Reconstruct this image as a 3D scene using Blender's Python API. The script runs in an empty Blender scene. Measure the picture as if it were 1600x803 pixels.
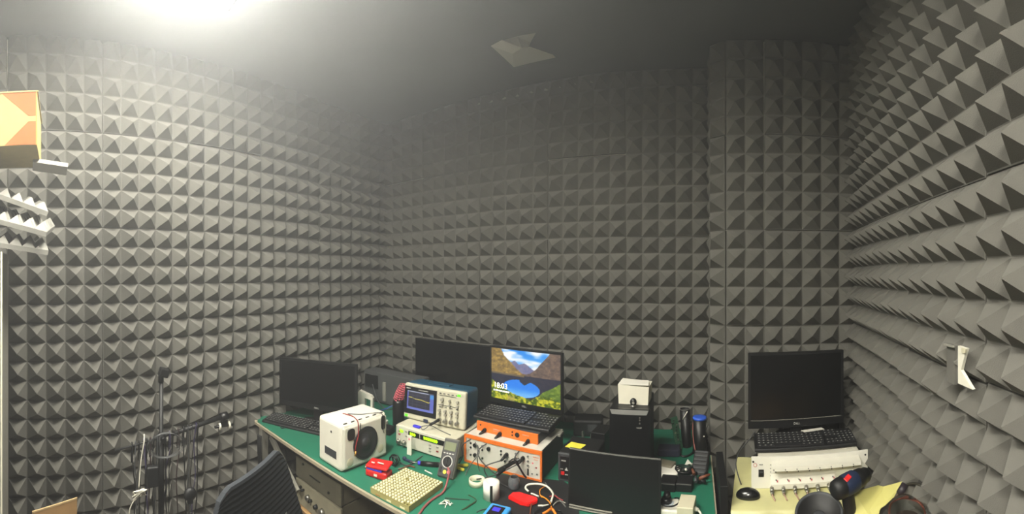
import bpy, bmesh, math, random
from mathutils import Vector, Matrix, Euler

R = math.radians
PI = math.pi
random.seed(7)
S = bpy.context.scene
COL = S.collection

# ------------------------------------------------------------------ camera
# a hand-held phone sweep: a true cylindrical panorama, level, 630 px per radian
FPX = 630.0
CAMZ = 1.65
HOR = 427.0          # horizon row
NORM = 1085.0        # column that looks straight along +Y at the back wall
cd = bpy.data.cameras.new('panorama_camera')
cam = bpy.data.objects.new('panorama_camera', cd)
COL.objects.link(cam)
cam.location = (0, 0, CAMZ)
cam.rotation_euler = (R(90), 0, (NORM - 800.0) / FPX)
cd.type = 'PANO'
cd.clip_start = 0.01
cd.panorama_type = 'CENTRAL_CYLINDRICAL'
cd.central_cylindrical_range_u_min = -800.0 / FPX
cd.central_cylindrical_range_u_max = 800.0 / FPX
cd.central_cylindrical_range_v_min = -(803.0 - HOR) / FPX
cd.central_cylindrical_range_v_max = HOR / FPX
cd.central_cylindrical_radius = 1.0
S.camera = cam

# ------------------------------------------------------------------ world, exposure
w = bpy.data.worlds.new('world')
S.world = w
w.use_nodes = True
w.node_tree.nodes['Background'].inputs[0].default_value = (0.9, 0.95, 1.0, 1)
w.node_tree.nodes['Background'].inputs[1].default_value = 0.02
# added scatter volume imitates lens veil and glare round the bright ceiling light
GLARE_HAZE = 0.072
vs_ = w.node_tree.nodes.new('ShaderNodeVolumeScatter')
vs_.inputs['Color'].default_value = (0.95, 0.97, 1.0, 1)
vs_.inputs['Density'].default_value = GLARE_HAZE
vs_.inputs['Anisotropy'].default_value = 0.7
w.node_tree.links.new(vs_.outputs[0], w.node_tree.nodes['World Output'].inputs['Volume'])
S.view_settings.view_transform = 'Standard'
S.view_settings.look = 'None'
S.view_settings.gamma = 1.0
S.view_settings.exposure = 0.22
LAMP_MAIN = 47.0      # emission of the square ceiling light in view
LAMP_FILL = 125.0      # emission of an added, unseen fill lamp behind the camera

# ------------------------------------------------------------------ helpers
def srgb(c):
    return tuple(((v / 255.0) / 12.92 if v / 255.0 <= 0.04045 else ((v / 255.0 + 0.055) / 1.055) ** 2.4) for v in c)

MATS = {}
def mat(name, rgb, rough=0.6, metal=0.0, var=0.0, scale=30.0, bump=0.0, bscale=200.0, emit=0.0, trans=0.0, alpha=1.0, coat=0.0, lin=False):
    if name in MATS: return MATS[name]
    m = bpy.data.materials.new(name); m.use_nodes = True
    nt = m.node_tree; b = nt.nodes['Principled BSDF']
    c = rgb if lin else srgb(rgb)
    b.inputs['Base Color'].default_value = (*c, 1)
    b.inputs['Roughness'].default_value = rough
    b.inputs['Metallic'].default_value = metal
    b.inputs['Coat Weight'].default_value = coat
    if trans: b.inputs['Transmission Weight'].default_value = trans
    if alpha < 1: b.inputs['Alpha'].default_value = alpha
    if emit:
        b.inputs['Emission Color'].default_value = (*c, 1)
        b.inputs['Emission Strength'].default_value = emit
    tc = nt.nodes.new('ShaderNodeTexCoord')
    if var:
        n = nt.nodes.new('ShaderNodeTexNoise'); n.inputs['Scale'].default_value = scale; n.inputs['Detail'].default_value = 5
        nt.links.new(tc.outputs['Object'], n.inputs['Vector'])
        r = nt.nodes.new('ShaderNodeMapRange')
        r.inputs[1].default_value = 0.3; r.inputs[2].default_value = 0.7
        r.inputs[3].default_value = 1 - var; r.inputs[4].default_value = 1 + var
        nt.links.new(n.outputs['Fac'], r.inputs[0])
        v = nt.nodes.new('ShaderNodeVectorMath'); v.operation = 'SCALE'
        v.inputs[0].default_value = c
        nt.links.new(r.outputs[0], v.inputs['Scale'])
        nt.links.new(v.outputs[0], b.inputs['Base Color'])
    if bump:
        n = nt.nodes.new('ShaderNodeTexNoise'); n.inputs['Scale'].default_value = bscale; n.inputs['Detail'].default_value = 3
        nt.links.new(tc.outputs['Object'], n.inputs['Vector'])
        bu = nt.nodes.new('ShaderNodeBump'); bu.inputs['Strength'].default_value = bump; bu.inputs['Distance'].default_value = 0.002
        nt.links.new(n.outputs['Fac'], bu.inputs['Height'])
        nt.links.new(bu.outputs[0], b.inputs['Normal'])
    MATS[name] = m
    return m

def lamp_mat(name, rgb, strength):
    m = bpy.data.materials.new(name); m.use_nodes = True
    nt = m.node_tree; nt.nodes.clear()
    e = nt.nodes.new('ShaderNodeEmission'); o = nt.nodes.new('ShaderNodeOutputMaterial')
    e.inputs[0].default_value = (*rgb, 1); e.inputs[1].default_value = strength
    nt.links.new(e.outputs[0], o.inputs[0])
    return m

def picture_mat(name, strength):
    m = bpy.data.materials.new(name); m.use_nodes = True
    nt = m.node_tree; b = nt.nodes['Principled BSDF']
    a = nt.nodes.new('ShaderNodeAttribute'); a.attribute_name = 'Col'
    b.inputs['Base Color'].default_value = (0.01, 0.01, 0.01, 1); b.inputs['Roughness'].default_value = 0.25
    nt.links.new(a.outputs['Color'], b.inputs['Emission Color'])
    b.inputs['Emission Strength'].default_value = strength
    return m

def P(px, py, z):
    """the point at height z that the photograph shows at px, py (below or above the horizon)"""
    rho = (CAMZ - z) * FPX / (py - HOR)
    a = (px - NORM) / FPX
    return Vector((rho * math.sin(a), rho * math.cos(a), z))
def W(px, py, rho):
    a = (px - NORM) / FPX
    return Vector((rho * math.sin(a), rho * math.cos(a), CAMZ - (py - HOR) / FPX * rho))

class G:
    """gathers shapes into one mesh"""
    def __init__(s): s.bm = bmesh.new()
    def add(s, verts, faces):
        vs = [s.bm.verts.new(v) for v in verts]
        out = []
        for f in faces:
            try: out.append(s.bm.faces.new([vs[i] for i in f]))
            except ValueError: pass
        return out
    def box(s, lo, hi, rot=None, pivot=None, bev=0.0):
        x0, y0, z0 = lo; x1, y1, z1 = hi
        vs = [Vector(v) for v in ((x0,y0,z0),(x1,y0,z0),(x1,y1,z0),(x0,y1,z0),(x0,y0,z1),(x1,y0,z1),(x1,y1,z1),(x0,y1,z1))]
        b2 = bmesh.new()
        v2 = [b2.verts.new(v) for v in vs]
        for f in ((0,3,2,1),(4,5,6,7),(0,1,5,4),(1,2,6,5),(2,3,7,6),(3,0,4,7)): b2.faces.new([v2[i] for i in f])
        if bev: bmesh.ops.bevel(b2, geom=b2.edges[:], offset=bev, segments=3 if bev > 0.006 else 2, profile=0.5, affect='EDGES')
        if rot is not None:
            p = Vector(pivot) if pivot is not None else (Vector(lo) + Vector(hi)) / 2
            M = Matrix.Translation(p) @ Euler(rot).to_matrix().to_4x4() @ Matrix.Translation(-p)
            b2.transform(M)
        s.merge(b2); return s
    def merge(s, b2):
        b2.verts.index_update()
        m = [s.bm.verts.new(v.co) for v in b2.verts]
        for f in b2.faces:
            try:
                nf = s.bm.faces.new([m[v.index] for v in f.verts]); nf.smooth = f.smooth
            except ValueError: pass
        b2.free()
    def cyl(s, a, b, r, r2=None, seg=20, caps=True, smooth=True):
        a = Vector(a); b = Vector(b); r2 = r if r2 is None else r2
        d = (b - a).normalized(); u = d.orthogonal().normalized(); v = d.cross(u)
        A = [s.bm.verts.new(a + r * (u * math.cos(2*PI*i/seg) + v * math.sin(2*PI*i/seg))) for i in range(seg)]
        B = [s.bm.verts.new(b + r2 * (u * math.cos(2*PI*i/seg) + v * math.sin(2*PI*i/seg))) for i in range(seg)]
        for i in range(seg):
            f = s.bm.faces.new((A[i], A[(i+1) % seg], B[(i+1) % seg], B[i])); f.smooth = smooth
        if caps: s.bm.faces.new(A[::-1]); s.bm.faces.new(B)
        return s
    def lathe(s, prof, center=(0,0,0), axis=(0,0,1), seg=32):
        """prof: list of (radius, height) along the axis"""
        c = Vector(center); d = Vector(axis).normalized(); u = d.orthogonal().normalized(); v = d.cross(u)
        rings = []
        for r, h in prof:
            rings.append([s.bm.verts.new(c + d*h + max(r, 1e-5) * (u*math.cos(2*PI*i/seg) + v*math.sin(2*PI*i/seg))) for i in range(seg)])
        for A, B in zip(rings, rings[1:]):
            for i in range(seg):
                f = s.bm.faces.new((A[i], A[(i+1) % seg], B[(i+1) % seg], B[i])); f.smooth = True
        return s
    def tube(s, pts, r, seg=6, smooth_path=True, closed=False):
        pts = [Vector(p) for p in pts]
        if smooth_path and len(pts) > 2:
            q = []
            n = len(pts)
            for i in range(n - 1):
                p0 = pts[max(i-1, 0)]; p1 = pts[i]; p2 = pts[i+1]; p3 = pts[min(i+2, n-1)]
                for k in range(6):
                    t = k / 6
                    q.append(0.5*((2*p1) + (p2-p0)*t + (2*p0-5*p1+4*p2-p3)*t*t + (3*p1-p0-3*p2+p3)*t**3))
            q.append(pts[-1]); pts = q
        prev = None; u = None
        for i, p in enumerate(pts):
            d = (pts[min(i+1, len(pts)-1)] - pts[max(i-1, 0)])
            d = d.normalized() if d.length > 1e-7 else Vector((0,0,1))
            if u is None: u = d.orthogonal().normalized()
            else:
                u = u - d * u.dot(d)
                u = u.normalized() if u.length > 1e-5 else d.orthogonal().normalized()
            v = d.cross(u)
            ring = [s.bm.verts.new(p + r*(u*math.cos(2*PI*k/seg) + v*math.sin(2*PI*k/seg))) for k in range(seg)]
            if prev:
                for k in range(seg):
                    f = s.bm.faces.new((prev[k], prev[(k+1) % seg], ring[(k+1) % seg], ring[k])); f.smooth = True
            else: s.bm.faces.new(ring[::-1])
            prev = ring
        s.bm.faces.new(prev)
        return s
    def prism(s, pts2, d0, d1, axis='z'):
        """closed outline pts2 extruded between d0 and d1 along the axis"""
        def mk(a, b, d): return {'z': (a, b, d), 'y': (a, d, b), 'x': (d, a, b)}[axis]
        n = len(pts2)
        A = [s.bm.verts.new(mk(a, b, d0)) for a, b in pts2]; B = [s.bm.verts.new(mk(a, b, d1)) for a, b in pts2]
        s.bm.faces.new(A[::-1]); s.bm.faces.new(B)
        for i in range(n): s.bm.faces.new((A[i], A[(i+1) % n], B[(i+1) % n], B[i]))
        return s
    def sphere(s, c, r, sc=(1,1,1), seg=16, rings=10):
        b2 = bmesh.new(); bmesh.ops.create_uvsphere(b2, u_segments=seg, v_segments=rings, radius=r)
        for v in b2.verts: v.co = Vector((v.co.x*sc[0], v.co.y*sc[1], v.co.z*sc[2])) + Vector(c)
        for f in b2.faces: f.smooth = True
        s.merge(b2); return s
    def obj(s, name, m, parent=None, fix=True, **props):
        if fix: bmesh.ops.recalc_face_normals(s.bm, faces=s.bm.faces[:])
        me = bpy.data.meshes.new(name); s.bm.to_mesh(me); s.bm.free()
        for mm in (m if isinstance(m, (list, tuple)) else [m]): me.materials.append(mm)
        o = bpy.data.objects.new(name, me); COL.objects.link(o)
        if parent is not None: o.parent = parent
        for k, v in props.items(): o[k] = v
        return o

def tag(o, label, cat, group=None):
    o['label'] = label; o['category'] = cat
    if group: o['group'] = group
    return o
def thing(name, label, cat, loc=(0,0,0), rz=0.0, group=None, rot=None):
    o = bpy.data.objects.new(name, None); COL.objects.link(o)
    o.empty_display_size = 0.05
    o.location = loc; o.rotation_euler = rot if rot else (0, 0, rz)
    return tag(o, label, cat, group)
def struct(name, g, m, parent=None):
    o = g.obj(name, m, parent)
    o['kind'] = 'structure'
    return o
def solo(name, g, m, label, cat, group=None):
    return tag(g.obj(name, m), label, cat, group)
def text(name, s, size, m, parent, loc, rot=(R(90),0,0), align='LEFT', depth=0.0003):
    cu = bpy.data.curves.new(name, 'FONT'); cu.body = s; cu.size = size; cu.align_x = align; cu.extrude = depth
    t = bpy.data.objects.new(name + '_tmp', cu); COL.objects.link(t)
    dg = bpy.context.evaluated_depsgraph_get(); dg.update()
    me = bpy.data.meshes.new_from_object(t.evaluated_get(dg))
    bpy.data.objects.remove(t)
    me.materials.clear(); me.materials.append(m)
    o = bpy.data.objects.new(name, me); COL.objects.link(o); o.parent = parent
    o.location = loc; o.rotation_euler = rot
    return o
def picture(name, w, h, nx, ny, fn, m, parent, loc=(0,0,0)):
    """a flat screen picture facing -Y; fn(u, v) -> sRGB 0..1"""
    vs = [(-w/2 + w*i/nx, 0, h*j/ny) for j in range(ny+1) for i in range(nx+1)]
    fs = [(j*(nx+1)+i, j*(nx+1)+i+1, (j+1)*(nx+1)+i+1, (j+1)*(nx+1)+i) for j in range(ny) for i in range(nx)]
    me = bpy.data.meshes.new(name); me.from_pydata(vs, [], fs)
    ca = me.color_attributes.new('Col', 'FLOAT_COLOR', 'POINT')
    for k in range(len(vs)):
        j, i = divmod(k, nx+1)
        c = fn(i/nx, j/ny)
        ca.data[k].color = (*srgb([255*min(1, max(0, x)) for x in c]), 1)
    me.materials.append(m)
    o = bpy.data.objects.new(name, me); COL.objects.link(o); o.parent = parent; o.location = loc
    return o

# ------------------------------------------------------------------ materials
foam = mat('charcoal_foam', (0.125, 0.121, 0.106), 0.95, var=0.10, scale=9, bump=0.35, bscale=420, lin=True)
foam_dk = mat('ceiling_foam', (0.10, 0.099, 0.095), 0.95, var=0.06, scale=3, bump=0.3, bscale=300, lin=True)
plaster = mat('plaster', (196, 192, 180), 0.85, var=0.04)
black = mat('black_plastic', (14, 15, 16), 0.42, var=0.12, scale=60)
black_m = mat('matt_black_plastic', (13, 14, 15), 0.55, var=0.15, scale=80)
glass_b = mat('black_screen_glass', (6, 7, 8), 0.25)
white = mat('white_plastic', (226, 223, 208), 0.45, var=0.03, scale=20)
white_c = mat('white_painted_metal', (222, 218, 200), 0.5, var=0.03)
cream = mat('cream_plastic', (205, 199, 172), 0.55, var=0.04)
beige = mat('instrument_beige', (198, 194, 172), 0.5, var=0.04)
orange = mat('orange_panel', (224, 112, 30), 0.5, var=0.05)
red = mat('red_plastic', (205, 30, 28), 0.4, var=0.08)
blue = mat('blue_plastic', (60, 150, 215), 0.4)
navy = mat('navy_rubber', (24, 38, 66), 0.6, var=0.1)
blueviolet = mat('violet_blue_plastic', (62, 56, 205), 0.5)
teal = mat('teal_blue_case', (18, 66, 88), 0.55, var=0.08)
green_mat = mat('green_bench_mat', (26, 104, 80), 0.6, var=0.08, scale=6, bump=0.1)
metal = mat('brushed_metal', (170, 168, 160), 0.35, 0.9)
grey = mat('grey_paint', (98, 98, 94), 0.6, var=0.08)
grey_l = mat('pale_grey_paint', (140, 138, 128), 0.6, var=0.06)
dgrey = mat('dark_grey_metal', (58, 60, 62), 0.55, var=0.1)
card = mat('cardboard', (156, 122, 78), 0.85, var=0.08, scale=12, bump=0.2)
paper = mat('white_paper', (225, 222, 210), 0.8, var=0.02)
yellow = mat('yellow_paper', (226, 218, 70), 0.7)
yellow_p = mat('pale_yellow_film', (206, 202, 146), 0.35, var=0.08, scale=12, bump=0.5, bscale=30)
lime = mat('lit_green_button', (90, 235, 40), 0.5, emit=0.9)
lcdgreen = mat('green_display_digits', (165, 240, 10), 0.5, emit=1.0)
lcd = mat('grey_green_lcd', (118, 124, 96), 0.35)
copper = mat('brown_wire', (112, 62, 40), 0.5)
redwire = mat('red_wire', (150, 40, 40), 0.5)
whitewire = mat('white_wire', (220, 216, 200), 0.5)
orangewire = mat('orange_wire', (225, 140, 30), 0.5)
bluewire = mat('blue_wire', (40, 70, 140), 0.5)
violetwire = mat('dark_violet_wire', (52, 46, 78), 0.5)
clear = mat('clear_film', (235, 240, 238), 0.08, trans=1.0)
clear.node_tree.nodes['Principled BSDF'].inputs['IOR'].default_value = 1.04
fabric = mat('charcoal_mesh_fabric', (38, 42, 47), 0.9, var=0.15, scale=120)
wood = mat('pale_plywood', (176, 140, 92), 0.7, var=0.1, scale=8)
pcbgreen = mat('green_circuit_board', (44, 84, 62), 0.5, var=0.4, scale=150)
pink = mat('pink_mesh', (232, 112, 126), 0.6)

# ------------------------------------------------------------------ room shell
PT = 0.1           # pitch of the foam pyramids
HP = 0.062         # their height
ZC = CAMZ + 1.22   # ceiling
def foam_panel_mesh(seed, nx, ny, pitch=PT, hp=HP, back=0.018):
    rd = random.Random(seed)
    g = G()
    g1 = 0.0018
    W_, H_ = nx*pitch, ny*pitch
    # base slab sides + back (inset a little so that joints stay open)
    x0, x1, z0, z1 = g1, W_-g1, g1, H_-g1
    g.add([(x0,back,z0),(x1,back,z0),(x1,back,z1),(x0,back,z1),(x0,0,z0),(x1,0,z0),(x1,0,z1),(x0,0,z1)],
          [(0,3,2,1),(0,1,5,4),(1,2,6,5),(2,3,7,6),(3,0,4,7)])
    e = 0.0035
    # valley lattice with soft wobble, then the pyramids
    vx = [[None]*(ny+1) for _ in range(nx+1)]
    for i in range(nx+1):
        for j in range(ny+1):
            jx = rd.uniform(-.0015, .0015) if 0 < i < nx else 0
            jz = rd.uniform(-.0015, .0015) if 0 < j < ny else 0
            vx[i][j] = (min(max(i*pitch + jx, x0), x1), min(max(j*pitch + jz, z0), z1))
    for i in range(nx):
        for j in range(ny):
            a, b, c, d = vx[i][j], vx[i+1][j], vx[i+1][j+1], vx[i][j+1]
            cx = (i+.5)*pitch + rd.uniform(-.003, .003); cz = (j+.5)*pitch + rd.uniform(-.003, .003)
            ax = hp + rd.uniform(-.003, .002)
            t = 0.0016
            def ins(p, sx, sz): return (p[0] + sx*e, -0.0015, p[1] + sz*e)
            base = [(a[0],0,a[1]),(b[0],0,b[1]),(c[0],0,c[1]),(d[0],0,d[1])]
            i4 = [ins(a,1,1), ins(b,-1,1), ins(c,-1,-1), ins(d,1,-1)]
            top = [(cx-t,-ax,cz-t),(cx+t,-ax,cz-t),(cx+t,-ax,cz+t),(cx-t,-ax,cz+t)]
            g.add(base+i4+top, [(0,1,5,4),(1,2,6,5),(2,3,7,6),(3,0,4,7),(4,5,9,8),(5,6,10,9),(6,7,11,10),(7,4,8,11),(8,9,10,11)])
    bmesh.ops.recalc_face_normals(g.bm, faces=g.bm.faces[:])
    me = bpy.data.meshes.new('acoustic_panel'); g.bm.to_mesh(me); g.bm.free()
    me.materials.append(foam)
    return me
PMESH = {}
def panel_mesh(nx, ny, k, hp=HP):
    key = (nx, ny, k % 3, hp)
    if key not in PMESH: PMESH[key] = foam_panel_mesh(hash(key) % 9973 if False else (nx*31+ny*7+(k % 3)*3+1), nx, ny, hp=hp)
    return PMESH[key]

def foam_wall(name, a, b, ztop, thick=0.09, out=0.0, first=None, hp=HP, jit=1.0, zbot=0.0, skip=()):
    """a wall from a to b (left to right as seen from inside) with a skin of pyramid foam panels as its parts.
    The valley plane of the foam runs exactly through a-b; the wall body stands behind it."""
    a = Vector((*a, 0)); b = Vector((*b, 0)); d = (b - a); L = d.length; d.normalize()
    ang = math.atan2(d.y, d.x)
    g = G(); g.box((-0.0, 0.018, zbot), (L, 0.018+thick, ZC+0.05))
    wl = g.obj(name, plaster); wl['kind'] = 'structure'
    wl.location = (a.x, a.y, 0); wl.rotation_euler = (0, 0, ang)
    ncol = int(round(L / PT))
    cols = []; i = 0
    if first: cols.append((0, first)); i = first
    while i < ncol: n = min(5, ncol - i); cols.append((i, n)); i += n
    nrow = int(math.ceil((ztop - zbot) / PT - 1e-6))
    rows = []; j = 0
    while j < nrow: n = min(5, nrow - j); rows.append((j, n)); j += n
    rd = random.Random(len(name)*13 + ncol)
    k = 0
    for ci, cn in cols:
        for rj, rn in rows:
            k += 1
            if (ci, rj) in skip: continue
            o = bpy.data.objects.new('acoustic_panel', panel_mesh(cn, rn, k, hp)); COL.objects.link(o)
            o.parent = wl
            o.location = (ci*PT + rd.uniform(-.001, .001), rd.uniform(-.002, .003)*jit, ztop - (rj+rn)*PT + rd.uniform(-.003, .003)*jit)
            o.rotation_euler = (0, R(rd.uniform(-.25, .25))*jit, 0)
            o['kind'] = 'structure'
    return wl, a, d

def lw(y): return -2.10 - 0.12*y       # left wall valley plane
def rw(y): return 0.5412 + 0.148*y     # right wall valley plane

YF = -1.7                               # wall behind the photographer
AL = Vector((lw(1.71), 1.71)); dl = Vector((-0.12, 1.0)).normalized()
wl_, _, _ = foam_wall('wall_left', (AL.x - dl.x*2.4, AL.y - dl.y*2.4), (AL.x, AL.y), CAMZ + 1.242, first=4)
foam_wall('wall_left_corner', (-2.30, 1.71), (-2.30, 2.41), CAMZ + 1.23, first=5)
foam_wall('wall_back', (-2.31, 2.39), (0.0900, 2.39), CAMZ + 1.219, first=4)
foam_wall('wall_pillar_side', (0.092, 2.40), (0.092, 2.17), CAMZ + 1.226, hp=0.022, jit=0.3)
foam_wall('wall_pillar_corner', (0.080, 2.166), (0.164, 2.104), CAMZ + 1.226, jit=0.5, thick=0.02)
a7 = R(8)
pl = Vector((0.164, 2.104))
pr = pl + Vector((math.cos(a7), -math.sin(a7)))*0.7
foam_wall('wall_pillar_front', tuple(pl), tuple(pr), CAMZ + 1.226, first=2, thick=0.05)
dr = Vector((-0.148, -1.0)).normalized()
ar = Vector((rw(2.02), 2.02))
L_r = 3.0
wr, ra, rd_ = foam_wall('wall_right', (ar.x, ar.y), (ar.x + dr.x*L_r, ar.y + dr.y*L_r), CAMZ + 1.234, first=3)

g = G(); g.box((-2.6, YF-.1, -0.06), (1.4, 2.6, 0.0)); floor = struct('floor', g, mat('grey_floor', (96, 92, 84), 0.6, var=0.08, scale=3))
LA = (-1.72, 0.16, -0.52, 0.76)       # opening of the lamp in view (x0, y0, x1, y1)
LB = (-0.85, -1.25, -0.25, -0.65)       # opening of the added fill lamp behind the camera
g = G(); zt = ZC+0.10
def slab_around(x0, y0, x1, y1, hole):
    a, b, c, d = hole
    g.box((x0, y0, ZC), (x1, b, zt)); g.box((x0, d, ZC), (x1, y1, zt)); g.box((x0, b, ZC), (a, d, zt)); g.box((c, b, ZC), (x1, d, zt))
slab_around(-2.6, -0.2, 1.4, 2.6, LA); slab_around(-2.6, YF-.1, 1.4, -0.2, LB)
g.box((-2.6, YF-.1, zt), (1.4, 2.6, zt+.03))
struct('ceiling', g, foam_dk)
g = G(); g.box((-2.6, YF-.1, 0), (1.4, YF, ZC)); struct('wall_front', g, mat('dark_wall_paint', (70, 69, 64), 0.9))
g = G(); g.box((-2.12, YF, 0), (-2.02, -0.68, ZC)); struct('wall_left_front', g, mat('dark_wall_paint', (70, 69, 64), 0.9))
g = G(); g.box((rw(-1.0)-0.0, YF, 0), (rw(-1.0)+0.1, -0.90, ZC)); struct('wall_right_front', g, mat('dark_wall_paint', (70, 69, 64), 0.9))

# bare plaster showing in the valleys of the foam where it meets the ceiling over the back wall
g = G()
for i, (px, py) in enumerate([(748,162),(768,158),(788,153),(808,149),(829,144),(851,140),(873,136),(896,131),(921,128),(944,125),(968,122),(994,120),(1019,115)]):
    a_ = (px - NORM)/FPX; y = 2.372; x = y*math.tan(a_); z = CAMZ + (HOR-py)/FPX*math.hypot(x, y)
    wd = 0.012 + 0.004*(i % 3)
    g.add([(x-wd, y, z-.005), (x+wd, y, z-.003), (x+.2*wd, y, z+.007), (x-wd, y+.01, z-.005), (x+wd, y+.01, z-.003), (x+.2*wd, y+.01, z+.007)],
          [(0,1,2),(3,5,4),(0,3,4,1),(1,4,5,2),(2,5,3,0)])
struct('trim_1', g, mat('bare_plaster', (150, 148, 138), 0.9))

# ------------------------------------------------------------------ ceiling lights
diff = lamp_mat('main_diffuser', (1.0, 0.965, 0.86), LAMP_MAIN)
diff2 = lamp_mat('rear_fill', (1.0, 0.965, 0.86), LAMP_FILL)
RECESS = 0.08
def ceiling_light(box4, m, label):
    x0, y0, x1, y1 = box4
    t = thing('ceiling_light', label, 'ceiling light', ((x0+x1)/2, (y0+y1)/2, ZC))
    hx, hy = (x1-x0)/2-.002, (y1-y0)/2-.002
    g = G(); fw = .012; z0, z1 = .004, .098
    g.box((-hx, -hy, z0), (hx, -hy+fw, z1)); g.box((-hx, hy-fw, z0), (hx, hy, z1))
    g.box((-hx, -hy+fw, z0), (-hx+fw, hy-fw, z1)); g.box((hx-fw, -hy+fw, z0), (hx, hy-fw, z1)); g.obj('frame', white_c, t)
    g = G(); g.box((-hx+fw, -hy+fw, RECESS), (hx-fw, hy-fw, RECESS+.01)); g.obj('diffuser', m, t)
    return t
ceiling_light(LA, diff, 'glowing ceiling light panel at the upper left edge of the photo')
ceiling_light(LB, diff2, 'added unseen ceiling light behind the camera that brightens the walls')
# ------------------------------------------------------------------ paper sheet on the ceiling
t = thing('folded_paper', 'crumpled pale paper sheet stuck to the dark ceiling', 'paper', P(815, 80, ZC))
def CP(px, py, dz=0.0): return P(px, py, ZC - dz) - t.location
g = G()
pts = [CP(767,72,.012), CP(784,63,.02), CP(801,84,.05), CP(815,75,.07), CP(827,73,.05), CP(868,90,.012), CP(864,86,.02), CP(803,105,.015)]
up = Vector((0,0,.0015))
faces = [(0,1,2),(0,2,7),(1,3,2),(2,3,4),(2,4,7),(4,6,5),(4,5,7)]
g.add(pts, faces); g.add([p+up for p in pts], faces)
g.obj('lower_sheet', mat('aged_paper', (205, 202, 186), 0.8), t)
g = G()
pts = [CP(784,64,.02), CP(808,57,.008), CP(837,52,.006), CP(829,66,.03), CP(827,72,.045), CP(815,75,.07)]
g.add(pts, [(0,1,5),(1,2,3),(1,3,4),(1,4,5)]); g.add([p+up for p in pts], [(0,1,5),(1,2,3),(1,3,4),(1,4,5)])
g.obj('upper_flap', mat('shade_painted_paper', (150, 149, 138), 0.8), t)  # same paper in a darker tone, the flap's shade painted in

# ------------------------------------------------------------------ opening in the right wall foam
wrp = Vector((ra.x, ra.y, 0))
def on_right_wall(px, py, out=0.0):
    """point on the right wall's valley plane shown at px, py, moved out into the room"""
    a_ = (px - NORM)/FPX
    # x = .5412 + .148 y ; x = y tan a
    y = 0.5412/(math.tan(a_) - 0.148); x = y*math.tan(a_)
    n = Vector((-1, 0.148, 0)).normalized()
    return Vector((x, y, CAMZ + (HOR-py)/FPX*math.hypot(x, y))) + n*out
t = thing('wall_socket', 'white wall socket showing through a gap cut in the right wall foam', 'socket', on_right_wall(1530, 570, 0.02))
def SW(px, py, out): return on_right_wall(px, py, out) - t.location
def slab(g, pts, th):
    n = (pts[1]-pts[0]).cross(pts[2]-pts[0]).normalized()*th
    k = len(pts)
    g.add(list(pts)+[p+n for p in pts], [tuple(range(k)), tuple(range(2*k-1, k-1, -1))]+[(i, (i+1) % k, k+(i+1) % k, k+i) for i in range(k)])
g = G(); slab(g, [SW(1527,537,.056), SW(1541,541,.056), SW(1532,574,.056), SW(1551,603,.056), SW(1527,594,.056)], 0.008); g.obj('faceplate', white, t)
g = G(); slab(g, [SW(1535,540,.060), SW(1542,542,.060), SW(1541,548,.060), SW(1535,547,.060)], 0.004); g.obj('switch', cream, t)
t = thing('foam_flap', 'narrow cut strip of grey foam folded beside the wall socket', 'foam piece', on_right_wall(1516, 568, 0.05))
def SW(px, py, out): return on_right_wall(px, py, out) - t.location
g = G(); slab(g, [SW(1508,534,.055), SW(1525,537,.060), SW(1523,596,.060), SW(1508,592,.055)], 0.010); g.obj('flap_body', foam, t)
g = G(); slab(g, [SW(1507,533.5,.062), SW(1527,536,.072), SW(1527,539,.072), SW(1507,536.5,.062)], 0.006)
g.obj('cut_edge', grey_l, t)

# ------------------------------------------------------------------ bench
DZ = 0.75
FY = 1.135
t = thing('work_bench', 'long workbench with cream edged top and green mat along the back wall', 'workbench', (0, 0, 0))
g = G()
g.prism([(-2.235, 1.165), (-2.18, FY), (0.085, FY), (0.085, 2.0), (0.062, 2.02), (0.062, 2.325), (-2.235, 2.325)], DZ-0.018, DZ-0.004)
g.obj('tabletop', mat('cream_laminate', (160, 150, 128), 0.5, var=0.05), t)
for x in (-2.13, -0.9, 0.04):
    for y in (1.17, 2.25):
        g = G(); g.box((x-.02, y-.02, 0), (x+.02, y+.02, DZ-.018)); g.obj('leg', grey_l, t)
g = G(); g.box((-2.1, 1.165, DZ-.05), (0.04, 1.185, DZ-.018)); g.box((-2.1, 2.24, DZ-.07), (0.04, 2.26, DZ-.028)); g.obj('rail', dgrey, t)
g = G()
pa, pb = Vector((-2.04, 1.16, 0.70)), Vector((-1.745, 1.15, 0.515))
dv = (pb-pa).normalized(); nv = Vector((dv.z, 0, -dv.x))*0.016; th = Vector((0, .018, 0))
q = [pa+nv, pa-nv, pb-nv, pb+nv]
g.add(q+[v+th for v in q], [(0,1,2,3),(7,6,5,4),(0,4,5,1),(1,5,6,2),(2,6,7,3),(3,7,4,0)])
g.obj('brace', mat('worn_grey_paint', (122, 120, 110), 0.6, var=0.12, scale=25), t)
g = G(); g.prism([(-2.228, 1.185), (-2.165, FY+.012), (0.078, FY+.012), (0.078, 2.0), (0.058, 2.02), (0.058, 2.32), (-2.228, 2.32)], DZ-.004, DZ)
solo('bench_mat', g, green_mat, 'green rubber bench mat covering the long workbench', 'mat')

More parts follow.
